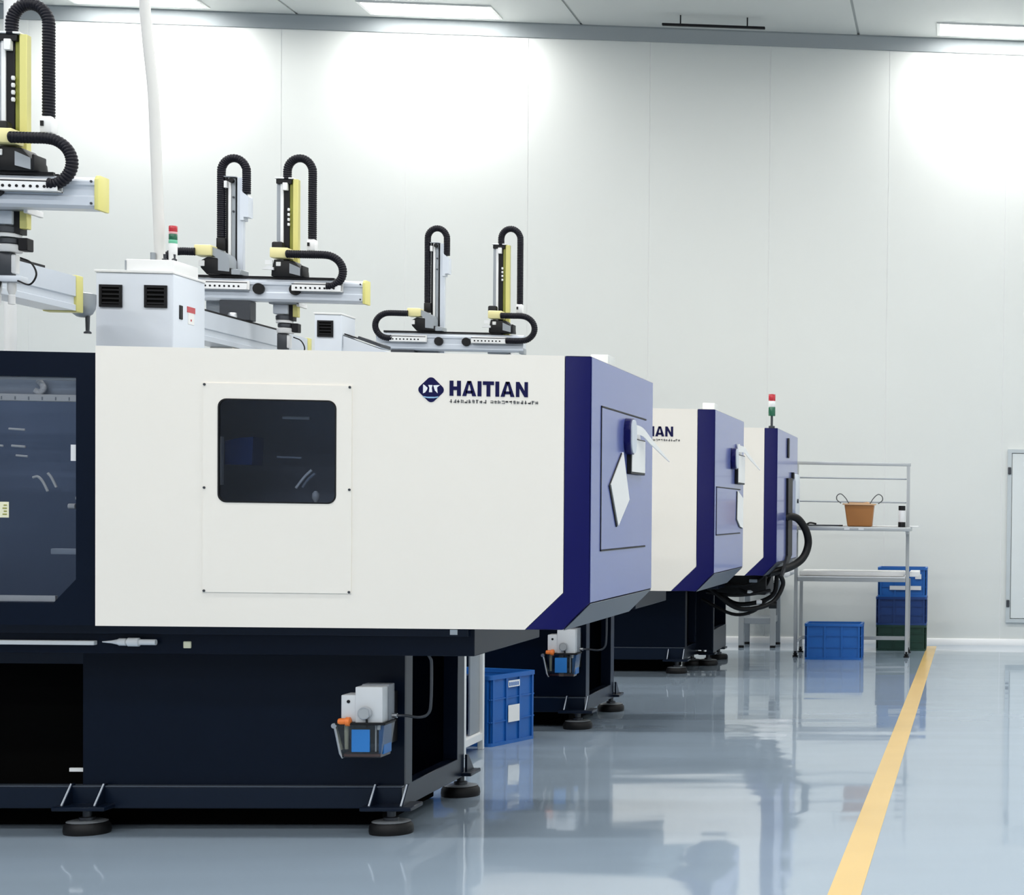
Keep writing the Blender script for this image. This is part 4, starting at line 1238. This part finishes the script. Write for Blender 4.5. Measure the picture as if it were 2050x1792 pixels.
# tub with wire handles on the upper shelf
t = thing('plastic_tub', 'brown plastic tub with two wire handles on the upper rack shelf', 'tub', (-0.862, 14.87, 1.132))
def frus(x0, x1, y0, y1, xa, xb, ya, yb, z0, z1):
    m = MB()
    V = [(x0, y0, z0), (x1, y0, z0), (x1, y1, z0), (x0, y1, z0), (xa, ya, z1), (xb, ya, z1), (xb, yb, z1), (xa, yb, z1)]
    m._faces(V, [(0, 1, 5, 4), (1, 2, 6, 5), (2, 3, 7, 6), (3, 0, 4, 7), (0, 3, 2, 1)])
    return m
k = 14.87 / 15.2
b = frus(-.958, -.752, 14.80, 14.94, -.985, -.735, 14.78, 14.96, 1.133, 1.325)
ed = [e for e in b.bm.edges if len(e.link_faces) == 2]
bmesh.ops.bevel(b.bm, geom=ed, offset=.012, segments=3, profile=.5, affect='EDGES')
tb = b.build('bucket', 'clay', t)
MB().plate(rounded(-1.0, -.722, 14.768, 14.972, .03, 4), rounded(-.98, -.742, 14.788, 14.952, .025, 4)[::-1], 'z', 1.318, 1.330).build('rim', 'clay_in', t)
MB().prism([(-.97, 1.327), (-.75, 1.327), (-.79, 1.345), (-.83, 1.338), (-.94, 1.34)], 'y', 14.80, 14.94).build('packing_paper', 'clay_in', t)
for s, cx in ((-1, -.995), (1, -.72)):
    pts = [(cx + .055 * -s * 0.9, 14.80, 1.325), (cx + .02 * -s, 14.80, 1.375), (cx + .02 * s, 14.80, 1.41), (cx + .052 * s, 14.81, 1.395), (cx + .055 * s, 14.83, 1.36), (cx + .02 * s, 14.84, 1.33)]
    MB().tube(smooth_path(pts), 0.0042, 8).build('wire_handle', 'wire', t)
# bottle on the shelf
t = thing('spray_bottle', 'clear bottle with black cap at the right end of the upper shelf', 'bottle', (-.50, 14.92, 1.132))
MB().lathe([(.030, 0), (.032, .004), (.032, .04), (.030, .045)], (-.50, 14.92, 1.132), 'z', 16).build('dark_base', 'black', t)
MB().lathe([(.029, .045), (.029, .135), (.026, .145)], (-.50, 14.92, 1.132), 'z', 16).build('body', 'film', t)
MB().lathe([(.027, .145), (.030, .148), (.030, .182), (.027, .185)], (-.50, 14.92, 1.132), 'z', 16).build('cap', 'black', t)
# flat tools on the shelf
tl = MB().prism([(-1.31, 14.80), (-1.25, 14.77), (-1.12, 14.80), (-1.03, 14.79), (-1.0, 14.86), (-1.10, 14.88), (-1.22, 14.85), (-1.29, 14.86)], 'z', 1.133, 1.146).build('tool_pouch', 'dark_steel', None, (-1.15, 14.82, 1.133))
tag(tl, 'flat dark tool pouch lying left of the brown tub', 'tool pouch')
MB().tube(smooth_path([(-1.30, 14.80, 1.147), (-1.27, 14.79, 1.16), (-1.22, 14.80, 1.152)]), .008, 8).build('tool_grip', 'black', tl)

# low bench by the wall behind the far machine
t = thing('low_bench', 'low grey metal stand against back wall, left of the rack', 'stand', (-1.84, 16.2, 0))
for x in (-1.985, -1.70):
    for y in (15.95, 16.38):
        MB().box(x - .024, x + .024, y - .02, y + .02, 0.02, 0.62, 0.003, 1).build('leg', 'frame' if y < 16 else 'grey', t)
        MB().lathe([(.026, 0), (.026, .02)], (x, y, 0), 'z', 12).build('rubber_foot', 'rubber', t)
MB().box(-1.99, -1.70, 15.94, 16.39, 0.22, 0.275, 0.003, 1).build('lower_shelf', 'grey', t)
MB().box(-2.03, -1.655, 15.92, 16.40, 0.62, 0.645, 0.003, 1).build('stand_top', 'white2', t)
for x in (-1.70,):
    MB().box(x - .03, x + .035, 15.915, 15.95, 0.50, 0.60, 0.004).build('clamp', 'black', t)
    MB().tube([(x + .02, 15.92, 0.56), (x + .055, 15.91, 0.47)], .007, 8).build('clamp_lever', 'grey', t)
bg = MB()
bmesh.ops.create_icosphere(bg.bm, subdivisions=3, radius=1.0)
for v in bg.bm.verts:
    n = v.co.copy()
    r = 1 + .16 * math.sin(5 * n.x + 2 * n.y) * math.cos(4 * n.z + 3 * n.x)
    v.co = Vector((n.x * .19 * r, n.y * .13 * r, max(n.z, -.55) * .09 * r))
    v.co += Vector((-1.72, 16.13, .698))
for f in bg.bm.faces: f.smooth = True
o = bg.build('plastic_bag', 'film', None, (-1.72, 16.13, .645))
tag(o, 'crumpled white plastic bag on the low stand left of the rack', 'bag')
